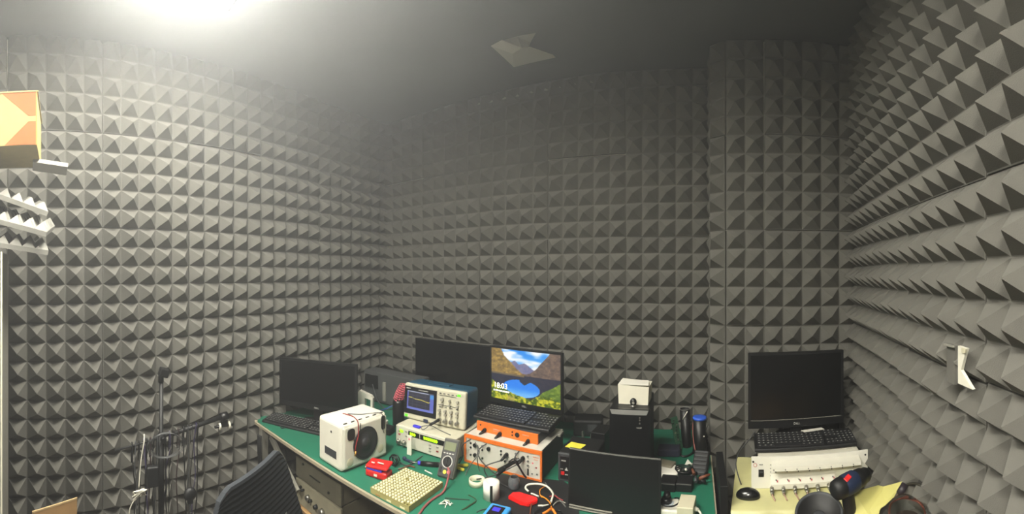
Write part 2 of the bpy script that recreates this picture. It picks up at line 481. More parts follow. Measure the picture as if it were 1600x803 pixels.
# ------------------------------------------------------------------ equipment under the bench
def old_unit(x0, x1, y0, z0, z1, label, light):
    t = thing('rack_instrument', label, 'instrument', ((x0+x1)/2, y0, z0), group=None)
    hx = (x1-x0)/2; h = z1-z0
    g = G(); g.box((-hx, 0, 0), (hx, 0.40, h), bev=.003); g.obj('case', mat('aged_beige_metal', (112, 106, 88), 0.6, var=0.18, scale=14), t)
    g = G(); g.box((-hx-.006, -.012, .003), (hx+.006, 0, h-.003), bev=.002); g.obj('front_panel', mat('aged_panel_light', (150, 144, 122), 0.6, var=0.15, scale=18) if light else mat('aged_panel_dark', (104, 100, 84), 0.6, var=0.15, scale=18), t)
    return t, hx, h
t, hx, h = old_unit(-1.835, -1.465, 1.225, 0.545, 0.66, 'brown grey instrument case stacked uppermost under the bench', False)
for x in (-.12, .10):
    g = G(); g.cyl((x, -.018, h*.78 if x < 0 else h*.3), (x, -.012, h*.78 if x < 0 else h*.3), .006); g.obj('screw', black, t)
g = G(); g.box((-.06, -.015, h*.45), (.03, -.012, h*.50)); g.obj('slot', black, t)
t, hx, h = old_unit(-1.835, -1.465, 1.225, 0.405, 0.54, 'paler old instrument with knobs beneath the upper case under the bench', True)
for i, (x, z, r) in enumerate([(-.14, .10, .008), (-.115, .095, .007), (-.07, .075, .016), (-.045, .07, .008), (.0, .06, .012), (.05, .055, .02), (.09, .045, .012), (.13, .04, .01)]):
    g = G(); g.cyl((x, -.03, z), (x, -.012, z), r*.8, r); g.obj('knob', black if i % 3 != 2 else metal, t)
t = thing('wooden_crate', 'pale brown box under the stacked instruments below the bench', 'box', (-1.65, 1.20, 0))
g = G(); g.box((-.22, 0, 0), (.2, .42, .403), bev=.003); g.obj('body', wood, t)
g = G(); g.box((-.222, -.004, .37), (.202, 0, .40)); g.obj('rim_board', mat('dark_wood_edge', (120, 92, 60), 0.7), t)

# ------------------------------------------------------------------ monitors
def monitor(name, label, a, b, zb, zt, table_z, bezel=.014, chin=.022, screen=None, foot_dy=.06, foot_w=.1, tilt=0.0, framem=black, depth=.032):
    """flat monitor whose front runs from plan point a to b (left, right)"""
    a = Vector(a); b = Vector(b); d = b-a; w_ = d.length; ang = math.atan2(d.y, d.x)
    mid = (a+b)/2
    t = thing(name, label, 'monitor', (mid.x, mid.y, table_z), ang)
    z0, z1 = zb-table_z, zt-table_z
    g = G()
    g.box((-w_/2, 0.002, z0), (w_/2, depth*.6, z1), bev=.004)
    g.box((-w_*.36, depth*.55, z0+.04), (w_*.36, depth, z1-.05), bev=.004)
    g.obj('housing', black_m, t)
    g = G()
    g.box((-w_/2, -.004, z1-bezel), (w_/2, .004, z1)); g.box((-w_/2, -.004, z0), (w_/2, .004, z0+chin))
    g.box((-w_/2, -.004, z0+chin), (-w_/2+bezel, .004, z1-bezel)); g.box((w_/2-bezel, -.004, z0+chin), (w_/2, .004, z1-bezel))
    g.obj('bezel', framem, t)
    sw, sh = w_-2*bezel, z1-z0-bezel-chin
    if screen: screen(t, sw, sh, z0+chin)
    else:
        g = G(); g.box((-sw/2, -.0005, z0+chin), (sw/2, .001, z1-bezel)); g.obj('screen', glass_b, t)
    if z0 > .03:
        g = G(); g.box((-.028, depth*.5, .008), (.028, depth*.5+.02, z0+.09), bev=.003); g.obj('stand_neck', black_m, t)
        g = G(); g.cyl((0, depth*.5+.01, 0), (0, depth*.5+.01, .01), foot_w, foot_w*.96, seg=32)
        for v in g.bm.verts: v.co.y = depth*.5+.01 + (v.co.y-depth*.5-.01)*foot_dy/foot_w
        g.obj('stand_foot', black, t)
    return t, w_, z0, z1
lettering = mat('pale_lettering', (190, 190, 184), 0.5)
def strokes(g, x, y, z, w_, h, n):
    for i in range(n):
        xx = x + w_*i/n
        g.box((xx, y-.0006, z), (xx+w_/n*.62, y, z+h))

# left monitor
t, w_, z0, z1 = monitor('monitor', 'black monitor at the left end of the bench near the left wall', W(437,600,2.55).xy, W(558,600,2.34).xy, .825, 1.122, DZ, chin=.030, foot_dy=.035)
text('brand_mark', 'DELL', .014, lettering, t, (0, -.0045, z0+.008), align='CENTER')
# large dark monitor behind
monitor('monitor', 'large black monitor standing behind the oscilloscope', (-1.775, 2.145), (-1.14, 2.145), .83, 1.207, DZ, chin=.022, bezel=.006)
# centre monitor with the landscape
pic = picture_mat('landscape_screen', 1.0)
def sm(a, b, x):
    t_ = min(1, max(0, (x-a)/(b-a))); return t_*t_*(3-2*t_)
def hsh(x, y):
    v = math.sin(x*127.1 + y*311.7)*43758.5453; return v - math.floor(v)
def vn(x, y):
    xi, yi = math.floor(x), math.floor(y); xf, yf = x-xi, y-yi
    u, v = xf*xf*(3-2*xf), yf*yf*(3-2*yf)
    return (hsh(xi,yi)*(1-u)+hsh(xi+1,yi)*u)*(1-v) + (hsh(xi,yi+1)*(1-u)+hsh(xi+1,yi+1)*u)*v
def mix(a, b, t_): return tuple(x+(y-x)*t_ for x, y in zip(a, b))
def lerp_pts(pts, u):
    for (x0, y0), (x1, y1) in zip(pts, pts[1:]):
        if u <= x1: return y0+(y1-y0)*(u-x0)/(x1-x0)
    return pts[-1][1]
def landscape(u, v):
    n = vn(u*26, v*26)*.6 + vn(u*60, v*60)*.4
    # sky
    c = mix((.62,.84,.98), (.16,.56,.93), sm(.55, 1, v - .15*u + .1))
    cl = vn(u*4+2, v*11+1)*.6 + vn(u*9, v*20)*.4
    c = mix(c, (.97,.98,1.0), sm(.42, .75, cl + .28*u*(1-v)))
    # far peaks
    far = lerp_pts([(0,.6),(.28,.74),(.36,.79),(.42,.72),(.5,.76),(.58,.70),(.66,.62),(1,.6)], u)
    if v < far + .01*n: c = mix((.38,.40,.58), (.55,.52,.60), n)
    # left mountain with autumn trees
    lm = lerp_pts([(0,1.1),(.15,.99),(.2,.86),(.3,.74),(.38,.64),(.46,.55),(1,.5)], u)
    if v < lm + .02*n: c = mix((.36,.28,.16), (.80,.66,.34), n*sm(.45,.8,1-u*.6))
    # right mountain
    rm = lerp_pts([(0,.5),(.5,.53),(.58,.58),(.66,.66),(.74,.80),(.84,.95),(.9,1.1),(1,1.2)], u)
    if u > .5 and v < rm + .02*n: c = mix((.28,.24,.24), (.56,.46,.38), n)
    # lake and reflections
    if v < .53:
        c = mix((.12,.14,.22), (.24,.22,.26), n)
        e = ((u-.45)/.27)**2 + ((v-.27)/.165)**2
        peak = lerp_pts([(0,.2),(.36,.42),(.43,.43),(.5,.36),(.58,.43),(.66,.30),(1,.2)], u)
        if e < 1 and not (.43 < u < .58 and v > .34+abs(u-.5)*.9): c = mix((.13,.50,.93), (.55,.80,.98), sm(.3, .13, v)*.7 + .15*n)
        if v > .49 and u < .5: c = mix(c, (.62,.52,.32), .6)
    # right green slope
    rg = lerp_pts([(0,0),(.68,.05),(.72,.2),(.8,.29),(.9,.36),(1,.46)], u)
    if u > .66 and v < rg + .02*n: c = mix((.22,.34,.08), (.58,.66,.24), n)
    # near meadow
    nm = lerp_pts([(0,.36),(.05,.31),(.12,.26),(.24,.2),(.32,.14),(.45,.11),(.6,.08),(.7,.17),(.85,.19),(1,.1)], u)
    if v < nm + .02*n: c = mix((.26,.36,.05), (.82,.80,.18), sm(.3,.75,n))
    if v < .09 and .25 < u < .36: c = mix(c, (.66,.56,.42), .5)
    return c
wtxt = mat('white_screen_text', (255,255,255), .5, emit=1.3)
def landscape_screen(t, sw, sh, z):
    o = picture('screen', sw, sh, 150, 96, landscape, pic, t, (0, -.001, z))
    text('clock_digits', '18:03', sh*.15, wtxt, o, (-sw*.465, -.0012, sh*.21))
    g = G(); strokes(g, -sw*.465, -.0012, sh*.145, sw*.25, sh*.028, 9); g.obj('date_line', wtxt, o)
t, w_, z0, z1 = monitor('monitor', 'monitor lit with a mountain lake picture and a clock', W(766,600,2.29).xy, W(879,600,2.06).xy, .925, 1.242, DZ,
        bezel=.010, chin=.026, screen=landscape_screen, foot_w=.09, foot_dy=.05)
text('brand_mark', 'DELL', .013, lettering, t, (0, -.0045, z0+.006), align='CENTER')
# right monitor
t, w_, z0, z1 = monitor('monitor', 'black monitor on the right table before the foam pillar', (.25, 1.865), (.708, 1.83), .925, 1.278, .885, bezel=.012, chin=.04, foot_w=.1, foot_dy=.04)
text('brand_mark', 'DELL', .014, lettering, t, (0, -.0045, z0+.012), align='CENTER')
g = G(); g.box((-w_/2+.01, -.0045, z0+.036), (w_/2-.01, -.0035, z0+.038)); g.obj('trim_line', grey_l, t)
# small dark screen at the front
t = thing('portable_screen', 'dark frameless flat screen standing nearest the camera on the bench', 'monitor', (-.302, 1.462, DZ), math.atan2(-.024, .36), rot=(R(-5), 0, math.atan2(-.024, .36)))
g = G(); g.box((-.18, 0, .004), (.18, .014, .222), bev=.003); g.obj('housing', black_m, t)
g = G(); g.box((-.173, -.0012, .022), (.173, .0005, .216)); g.obj('screen', mat('dusty_dark_screen', (15, 16, 17), 0.3, var=.1), t)
g = G(); g.box((-.178, -.003, .219), (.178, .004, .2225)); g.obj('top_edge', grey, t)
g = G(); g.box((-.17, -.006, .004), (.03, .0, .008)); g.box((-.17, -.006, .013), (.0, 0, .016)); g.obj('lower_strip', grey_l, t)
g = G(); g.box((-.05, .015, .0), (.05, .02, .15), rot=(R(22), 0, 0), pivot=(0, .015, .15)); g.obj('kickstand', black, t)

# ------------------------------------------------------------------ keyboards
keycap = mat('dark_keycap', (33, 34, 36), 0.5); legend = mat('keycap_legend', (175, 175, 170), 0.5)
def keyboard(label, c, ang, z, w_, d_, tilt=3.0):
    t = thing('keyboard', label, 'keyboard', (c[0], c[1], z), rot=(0, 0, ang))
    g = G(); g.prism([(-d_/2, 0), (d_/2, 0), (d_/2, .022), (d_/2-.02, .024), (-d_/2+.004, .012), (-d_/2, .008)], -w_/2, w_/2, axis='x'); g.obj('base', black_m, t)
    g = G(); l = G()
    rows = 6; ncol = 15; xw = w_*.66/ncol
    rd = (d_-.02)/rows
    def kk(x, j, kw):
        y0 = -d_/2 + .010 + j*rd; z0 = .013 + (.011*(y0+d_/2)/d_)
        g.prism([(x+.001, y0+.001), (x+kw-.001, y0+.001), (x+kw-.001, y0+rd-.0015), (x+.001, y0+rd-.0015)], z0, z0+.006)
        if kw < .025: l.box((x+kw*.3, y0+rd*.5, z0+.006), (x+kw*.55, y0+rd*.75, z0+.0064))
    for j in range(rows):
        x = -w_/2 + .012
        if j == 0:
            for k in range(3): kk(x, j, xw*1.25); x += xw*1.25
            kk(x, j, xw*6); x += xw*6
            for k in range(4): kk(x, j, xw*1.25); x += xw*1.25
        else:
            for k in range(ncol): kk(x, j, xw); x += xw
        x = -w_/2 + .012 + w_*.68
        for k in range(3):
            if j not in (2,): kk(x + k*xw, j, xw)
        x = -w_/2 + .012 + w_*.81
        for k in range(4):
            if j < 5: kk(x + k*xw*.95, j, xw*.95)
    k = g.obj('keys', keycap, t, kind='stuff'); l.obj('key_legends', legend, t, kind='stuff')
    return t
keyboard('black keyboard lying before the left monitor', (-1.975, 1.325), math.atan2(.20, .42), DZ, .44, .14)
keyboard('black keyboard lying on top of the orange audio interface', (-.845, 1.795), R(-2), .9285, .405, .165)
keyboard('black keyboard lying on the white rack unit, right table', (.49, 1.752), R(-7), .885, .45, .15)
g = G(); g.box((.0, 0, 0), (.016, .05, .012), bev=.002)
o = solo('usb_stick', g, grey_l, 'pale grey usb stick beside the middle keyboard right end', 'usb stick'); o.location = (-.634, 1.79, .8805)

# ------------------------------------------------------------------ white loudspeaker box
ang = math.atan2(1.444-1.164, -1.378+1.388)
t = thing('speaker_box', 'white cube loudspeaker with exposed black cone near the bench edge', 'speaker', (-1.388, 1.16, DZ), ang)
# local: +x runs along the cone face to the back, -y faces the cone side
Wd, Dp, Ht = .285, .185, .215
g = G(); g.box((0, .006, 0), (Wd, Dp, Ht), bev=.016); g.obj('cabinet', white, t)
g = G(); g.box((.008, -.004, .010), (Wd-.008, .010, Ht-.012), bev=.010); fr = g.obj('front_baffle', white, t)
cc = Vector((Wd*.485, -.0045, Ht*.49)); rr = .074
g = G(); g.lathe([(rr*1.02, -.003), (rr*1.02, .003), (rr*.96, .004), (rr*.93, .001), (rr*.9, .0035), (rr*.8, .001), (rr*.33, -.0005), (rr*.32, .004), (rr*.2, .010), (0, .012)], cc, (0,-1,0), seg=48)
g.obj('woofer', mat('speaker_cone', (38, 40, 42), .55, var=.15, scale=60), t)
def port(cx, cz, wx, hz):
    g = G(); n = 20
    g.prism([(cx+wx*math.copysign(abs(math.cos(2*PI*i/n))**.6, math.cos(2*PI*i/n)), cz+hz*math.copysign(abs(math.sin(2*PI*i/n))**.6, math.sin(2*PI*i/n))) for i in range(n)], -.008, -.0035, axis='y')
    g.obj('port', black, t)
port(.050, Ht*.77, .021, .026); port(Wd-.034, Ht*.80, .013, .034)
for x, z in ((.045, .04), (Wd-.05, .05)):
    g = G(); g.lathe([(.02, 0), (.018, .001), (.012, .0015), (0, .002)], (x, -.004, z), (0,-1,0), seg=24); g.obj('corner_dimple', cream, t)
g = G()
for k in range(6): g.box((.02+k*.045, .012, Ht-.002), (.04+k*.045, .016, Ht+.0008))
g.obj('top_slots', black, t)
g = G(); g.box((-.0012, .04, .05), (.004, .13, .085)); g.obj('handle_recess', dgrey, t)
g = G(); g.cyl((-.001, .08, .165), (.004, .08, .165), .005); g.obj('side_screw', black, t)
g = G(); g.tube([(.10,.12,Ht+.003),(.11,.06,Ht+.004),(.10,.02,Ht+.003),(.09,-.006,Ht-.002),(.09,-.010,.16),(.075,-.012,.12),(.07,-.010,.085)], .0022)
g.obj('red_lead', redwire, t)
g = G(); g.tube([(.115,.10,Ht+.003),(.16,.05,Ht+.004),(.24,.01,Ht+.003),(.25,-.008,Ht-.02),(.248,-.010,.14),(.255,-.008,.12)], .0018)
g.tube([(.105,-.008,Ht-.01),(.095,-.012,.16),(.08,-.013,.12),(.073,-.012,.09)], .002); g.obj('black_lead', black, t)
g = G(); g.cyl((.068,-.013,.066), (.072,-.012,.086), .005, .004); g.obj('crocodile_clip', mat('brass', (180, 140, 70), .4, .6), t)

# ------------------------------------------------------------------ signal generator
t = thing('signal_generator', 'low beige signal generator with green displays under the oscilloscope', 'instrument', (-1.25, 1.575, DZ), R(2))
hx, h = .18, .108
g = G(); g.box((-hx, .006, .006), (hx, .30, h), bev=.004); g.obj('case', beige, t)
g = G(); g.box((-hx, -.004, .006), (hx, .008, h-.002), bev=.004); g.obj('front_panel', mat('panel_grey_white', (205, 202, 186), .5, var=.03), t)
for x, wdt in ((-.06, .07), (.055, .15)):
    g = G(); g.box((x-wdt/2, -.006, .070), (x+wdt/2, -.003, .094)); g.obj('display_window', black, t)
for x, wdt in ((-.066, .036), (.045, .085), (-.14, .024)):
    g = G(); strokes(g, x-wdt/2, -.006, .074, wdt, .016, max(2, int(wdt/.011)))
    g.box((x-wdt/2, -.0064, .078), (x+wdt/2, -.006, .086)); g.obj('display_digits', lcdgreen, t)
for i, x in enumerate([.04, .04, .04, .085, .085, -.11, -.11, -.155, -.155]):
    z = [.055, .040, .025, .055, .035, .085, .062, .078, .062][i]
    g = G(); g.box((x-.006, -.007, z-.003), (x+.006, -.003, z+.003)); g.obj('push_button', grey_l if i not in (4, 8) else redwire, t)
for i, x in enumerate([-.155, -.12, .13, .155]):
    g = G(); g.cyl((x, -.024, .028), (x, -.003, .028), .008); g.cyl((x, -.012, .028), (x, -.003, .028), .012); g.obj('bnc_socket', metal if i < 2 else pink, t)
for x in (-hx+.03, hx-.03):
    for y in (.03, .27):
        g = G(); g.cyl((x, y, 0), (x, y, .007), .01); g.obj('rubber_foot', black, t)

# ------------------------------------------------------------------ oscilloscope
t = thing('oscilloscope', 'blue and beige oscilloscope with a yellow trace on its screen', 'oscilloscope', (-1.275, 1.683, DZ+h+.0), R(6), rot=(R(-5), 0, R(6)))
ow, oh = .375, .195
g = G(); g.box((-ow/2, .02, .008), (ow/2, .15, oh), bev=.014); g.obj('case', teal, t)
g = G(); g.box((-ow/2, -.006, .004), (ow/2, .024, oh-.004), bev=.010); g.obj('front_panel', beige, t)
g = G(); g.box((-.07, .05, oh-.002), (.06, .10, oh+.007), bev=.003); g.obj('top_handle', teal, t)
x0, x1, zz0, zz1 = -ow/2+.006, .020, .034, .176
g = G(); g.box((x0, -.009, zz0), (x1, -.004, zz1)); g.obj('screen_surround', black, t)
def scope(u, v):
    if v > .93: return (.75,.78,.86) if .0 < u < .8 and v < .97 else (.28,.3,.42)
    if v < .12: return (.48,.52,.85) if 0 < u else (.3,.3,.5)
    if u < .05: return (.40,.42,.72)
    if u > .86: return (.30,.62,.90) if v > .72 else (.42,.46,.82)
    if abs((u-.05) % .162) < .008 or abs((v-.12) % .16) < .010: return (.32,.32,.40)
    y = .62 - .09*sm(.1,.85,u) + .015*math.sin(u*14)
    if abs(v-y) < .018: return (.92,.86,.38)
    return (.19,.19,.25)
picture('screen', .168, .098, 84, 56, scope, picture_mat('scope_screen', .8), t, ((x0+x1)/2, -.0095, .058))
g = G(); strokes(g, x0+.008, -.0093, .164, .03, .005, 6); strokes(g, x0+.09, -.0093, .163, .06, .004, 9); g.obj('panel_lettering', lettering, t)
knobm = mat('knob_grey', (150, 147, 134), .5)
for i in range(3):
    for j in range(2):
        g = G(); g.cyl((.055+i*.045, -.020, .138-j*.024), (.055+i*.045, -.006, .138-j*.024), .0085 if i == 0 and j == 0 else .006, seg=16); g.obj('knob', knobm, t)
for i in range(4):
    g = G(); g.cyl((.042+i*.034, -.021, .083), (.042+i*.034, -.006, .083), .007, seg=16); g.obj('knob', knobm, t)
    g = G(); g.cyl((.042+i*.034, -.018, .064), (.042+i*.034, -.006, .064), .006, seg=14); g.obj('knob', knobm, t)
    g = G(); g.cyl((.045+i*.034, -.026, .034), (.045+i*.034, -.006, .034), .0095, seg=18); g.cyl((.045+i*.034, -.032, .034), (.045+i*.034, -.026, .034), .006, seg=14); g.obj('bnc_socket', metal, t)
g = G()
for i in range(5): g.box((.035+i*.024, -.008, .166), (.046+i*.024, -.005, .171))
for i in range(4): g.box((.036+i*.033, -.008, .098), (.048+i*.033, -.005, .103))
g.obj('push_buttons', grey, t)
g = G(); g.box((.03, -.0075, .158), (.175-.04, -.0055, .160)); g.box((.03, -.0075, .108), (.135, -.0055, .111)); g.obj('panel_lines', black, t)
g = G(); g.box((.140, -.0085, .166), (.158, -.005, .176), bev=.001); g.obj('lit_run_button', lime, t)
g = G(); g.box((x0+.006, -.0085, .014), (x0+.024, -.005, .026), bev=.001); g.obj('lit_power_button', lime, t)
g = G(); g.box((-.055, -.010, .004), (-.028, -.005, .020)); g.obj('usb_cap', navy, t)
# scope probe cables
g = G(); g.tube([(-1.245,1.635,.892),(-1.25,1.60,.875),(-1.27,1.59,.861),(-1.30,1.62,.8605),(-1.27,1.66,.8605),(-1.20,1.64,.8605),(-1.12,1.62,.8605)], .0022)
solo('probe_cable', g, grey, 'thin grey probe cable curling on top of the signal generator', 'cable')
g = G(); g.cyl((-1.24,1.61,.885), (-1.215,1.655,.905), .006, .008)
solo('probe_plug', g, black, 'black probe plug hanging at the oscilloscope sockets', 'plug')
g = G(); g.box((-.022,-.010,0), (.022,.010,.010), bev=.003)
o = solo('eraser', g, blueviolet, 'small violet blue eraser on top of the signal generator', 'eraser'); o.location = (-1.315, 1.60, DZ+.108)

# ------------------------------------------------------------------ big rack amplifier with orange frame
t = thing('audio_analyser', 'large audio analyser with white front framed in orange', 'instrument', (-.842, 1.622, DZ), R(-2.2))
hx, h = .199, .130
g = G(); g.box((-hx+.003, .006, .002), (hx-.003, .27, h-.001), bev=.003); g.obj('case', mat('green_grey_case', (60, 66, 62), .6, var=.1), t)
g = G(); g.box((-hx, -.002, 0), (hx, .008, h), bev=.002); pn = g.obj('front_panel', mat('pale_panel', (204, 200, 188), .5, var=.03), t)
g = G()
g.box((-hx-.003, -.005, h-.013), (hx+.003, .006, h+.001)); g.box((-hx-.003, -.005, -.0), (hx+.003, .006, .010))
g.box((-hx-.003, -.005, .010), (-hx+.008, .006, h-.013)); g.box((hx-.005, -.005, .010), (hx+.003, .006, h-.013)); g.obj('orange_frame', orange, t)
g = G(); g.box((-hx+.004, .006, h-.001), (hx-.004, .27, h+.001)); g.obj('top_cover', mat('pale_panel', (204,200,188)), t)
for x, z in ((-.165,.095),(-.165,.075),(-.165,.040),(-.10,.096),(-.10,.078),(-.10,.04),(.0,.096),(.0,.08),(.02,.055),(.075,.1),(.075,.08),(.075,.06),(.135,.1),(.135,.08),(.135,.06)):
    g = G(); g.cyl((x, -.006, z), (x, -.001, z), .0045, seg=12); g.obj('socket', black if x < .05 else grey, t)
for x, z in ((-.14,.092),(-.14,.045),(-.065,.092)):
    g = G(); g.cyl((x, -.010, z), (x, -.001, z), .009, seg=20); g.obj('combo_socket', black, t)
g = G(); g.box((.132, -.004, .018), (.139, -.001, .046)); g.obj('card_slot', black, t)
for x, z, m_ in ((.158,.075,pink),(.175,.058,redwire),(.178,.03,grey),(.155,.028,grey)):
    g = G(); g.box((x-.003, -.004, z-.003), (x+.003, -.001, z+.003)); g.obj('indicator', m_, t)
g = G(); strokes(g, .160, -.0022, .100, .028, .004, 6); strokes(g, .164, -.0022, .090, .02, .003, 4); g.obj('panel_lettering', orange, t)

t = thing('audio_interface', 'slim audio interface with orange front on top of the analyser', 'instrument', (-.851, 1.690, DZ+.131), R(-5))
hx = .168
g = G(); g.box((-hx+.002, .004, 0), (hx-.002, .19, .044), bev=.002); g.obj('case', dgrey, t)
g = G(); g.box((-hx, -.004, 0), (hx, .005, .046), bev=.002); g.obj('front_panel', orange, t)
for x, z in ((-.145,.030),(.035,.033),(.035,.018)):
    g = G(); g.cyl((x,-.006,z),(x,-.003,z),.004,seg=12); g.obj('socket', black, t)
g = G(); g.cyl((.062,-.008,.025),(.062,-.003,.025),.011,seg=20); g.obj('combo_socket', black, t)
g = G(); strokes(g, -.07, -.0045, .024, .04, .003, 5); strokes(g, .09, -.0045, .030, .035, .003, 5); strokes(g, -.07, -.0045, .016, .03, .002, 4); g.obj('panel_lettering', lettering, t)

# plugged cables: three in the interface, the rest in the analyser
def jack(px, py, y, label, droop, r=.0045):
    p = W(px, py, 1); k = y/p.y; p = Vector((p.x*k, y, CAMZ+(p.z-CAMZ)*k))
    t = thing('audio_plug', label, 'plug', p)
    g = G(); g.cyl((0, .012, 0), (0, -.006, 0), .009); g.cyl((0, -.006, 0), (-.008, -.034, -.012), .008, .0055); g.obj('plug_body', black, t)
    g = G(); g.tube([(-.008, -.034, -.012)] + [tuple(Vector(q)-p) for q in droop], .0028); g.obj('lead', mat('dark_cable', (44,44,44), .5), t)
    return t
jack(757, 672, 1.690, 'leftmost black plug in the orange audio interface', [(-1.035,1.60,.84),(-1.03,1.59,.79),(-1.045,1.575,.753)])
jack(781, 678, 1.684, 'second black plug from the left in the orange interface', [(-.945,1.60,.84),(-.935,1.59,.80),(-.87,1.585,.763),(-.83,1.575,.754)])
jack(825, 689, 1.672, 'rightmost black plug in the orange audio interface', [(-.76,1.60,.85),(-.765,1.585,.82),(-.79,1.57,.80)])
jack(791, 711, 1.612, 'black plug in the middle of the white analyser front', [(-.88,1.54,.80),(-.86,1.53,.765),(-.80,1.52,.76),(-.73,1.50,.757)], .006)
jack(817, 716, 1.612, 'black plug on the right of the white analyser front', [(-.79,1.54,.80),(-.84,1.52,.775),(-.90,1.50,.757)], .006)
g = G(); g.tube([W(779,735,1.70),W(790,729,1.68),W(803,722,1.66),W(812,718,1.66)], .008, seg=8); g.tube([W(776,741,1.69),W(782,737,1.69),W(790,729,1.68)], .009, seg=8)
solo('audio_connector', g, black, 'thick black inline connector lying diagonally before the analyser', 'connector')
g = G(); g.tube([W(806,722,1.66),W(812,731,1.66),W(818,741,1.66),W(822,746,1.67)], .004); g.tube([W(795,722,1.66),W(802,717,1.65),W(808,722,1.65),W(813,733,1.66)], .003)
solo('dark_cable', g, black, 'dark cable looping before the analyser right half', 'cable')
g = G(); g.tube([W(742,690,1.80),W(746,700,1.79),W(745,712,1.78),W(737,724,1.78),P(729,738,DZ+.003),P(728,742,DZ+.003)], .0024); g.tube([W(746,695,1.80),W(749,706,1.79),W(746,716,1.78),P(749,735,DZ+.003),P(757,750,DZ+.003)], .0022)
solo('signal_cable', g, grey, 'pair of grey signal cables dangling at the analyser left end', 'cable')

# ------------------------------------------------------------------ multimeter
mm = mat('multimeter_grey', (62, 62, 62), .5, var=.06)
t = thing('multimeter', 'grey digital multimeter leaning on the signal generator', 'multimeter', P(694, 747, DZ+.004), rot=(R(-30), 0, R(8)))
g = G(); g.box((-.040, 0, 0), (.040, .030, .165), bev=.008); g.obj('case', mat('multimeter_side', (104,102,92), .5, var=.06), t)
g = G(); g.box((-.036, -.003, .004), (.036, .004, .160), bev=.003); g.obj('face', mm, t)
g = G(); g.box((-.028, -.005, .112), (.028, -.002, .148), bev=.001); g.obj('display', lcd, t)
g = G()
for i in range(4): g.box((-.026+i*.014, -.006, .098), (-.017+i*.014, -.002, .103))
g.obj('push_buttons', lettering, t)
g = G(); g.lathe([(.026, .002), (.026, .004), (.022, .0045), (.022, .002)], (0,-.001,.066), (0,-1,0), seg=32); g.obj('dial_ring', lettering, t)
g = G(); g.cyl((0,-.001,.066), (0,-.008,.066), .020, .018, seg=28); g.box((-.003,-.012,.05), (.003,-.006,.082)); g.obj('dial', black, t)
g = G(); g.cyl((-.002,-.002,.024), (-.002,-.007,.024), .008, seg=18); g.obj('yellow_socket', yellow, t)
g = G(); g.cyl((-.024,-.002,.024), (-.024,-.005,.024), .006, seg=14); g.cyl((-.024,-.002,.038), (-.024,-.005,.038), .005, seg=14); g.obj('input_socket', black, t)
g = G(); g.cyl((.020,-.002,.028), (.020,-.016,.026), .008, .007); g.obj('red_plug', pink, t)
g = G()
p0 = W(700,731,1.73)
g.tube([p0, W(702,738,1.70), W(700,748,1.69), P(696,762,DZ+.01), P(690,771,DZ+.004), P(682,776,DZ+.004), P(672,783,DZ+.004), P(662,793,DZ+.004), P(655,803,DZ+.004), P(640,822,DZ+.004)], .0045, seg=8)
solo('test_lead', g, mat('faded_red_lead', (150, 82, 82), .5), 'faded red test lead running from the multimeter to the bench edge', 'cable')

# ------------------------------------------------------------------ red case, tray, tools
t = thing('red_case', 'small open red plastic case beside the white speaker', 'case', P(592, 744, DZ), R(14))
g = G(); g.box((-.055, -.03, 0), (.055, .03, .034), bev=.010); g.obj('base', red, t)
g = G(); g.box((-.045, -.028, .034), (.03, .022, .041)); g.obj('inner_block', blueviolet, t)
g = G(); g.box((-.055, -.03, .045), (.055, .035, .058), bev=.006, rot=(R(10), R(-4), 0)); g.obj('lid', red, t)
g = G(); g.box((-.028, -.02, .062), (-.012, -.014, .0645), rot=(R(10),0,0)); g.box((.0, -.012, .064), (.03, -.006, .066), rot=(R(10),0,0)); g.box((-.008, -.0312, .012), (.008, -.030, .022)); g.obj('white_marks', whitewire, t)
g = G(); g.cyl((-.060,-.02,.030),(-.052,-.018,.034),.006); g.obj('latch', metal, t)

tm = mat('cream_tray', (158, 152, 98), .5, var=.06); tc_ = mat('cream_cap', (222, 218, 180), .45)
t = thing('component_tray', 'cream grid tray packed with small caps near the bench edge', 'tray', (-1.090, 1.262, DZ), R(1))
tw, td = .205, .225
g = G(); g.box((-tw/2, -td/2, 0), (tw/2, td/2, .016), bev=.001); g.obj('tray_base', tm, t)
g = G(); nx, ny = 13, 14
for i in range(nx+1): g.box((-tw/2 + i*(tw-.002)/nx, -td/2, .016), (-tw/2 + i*(tw-.002)/nx + .002, td/2, .024))
for j in range(ny+1): g.box((-tw/2, -td/2 + j*(td-.002)/ny, .016), (tw/2, -td/2 + j*(td-.002)/ny+.002, .0235))
g.obj('dividers', tm, t, kind='stuff')
rdx = random.Random(3); first = None
for i in range(nx):
    for j in range(ny):
        if i == 4 and j == 9: continue
        if j == 0 and i > 10: continue
        cx = -tw/2 + (i+.5)*tw/nx; cy = -td/2 + (j+.5)*td/ny
        if first is None:
            g = G(); g.cyl((0,0,0), (0,0,.009), .0056, .0046, seg=8); first = o = g.obj('cap', [tc_], t)
        else:
            o = first.copy(); COL.objects.link(o)
        o.location = (cx, cy, .016 + rdx.uniform(-.001, .002))
for sx in (-.06, .0, .07):
    g = G(); g.box((sx-.012, -td/2-.001, .003), (sx+.012, -td/2+.001, .010)); g.obj('front_slot', mat('tray_stain', (158, 120, 70), .6) if sx < -.03 else tc_, t)

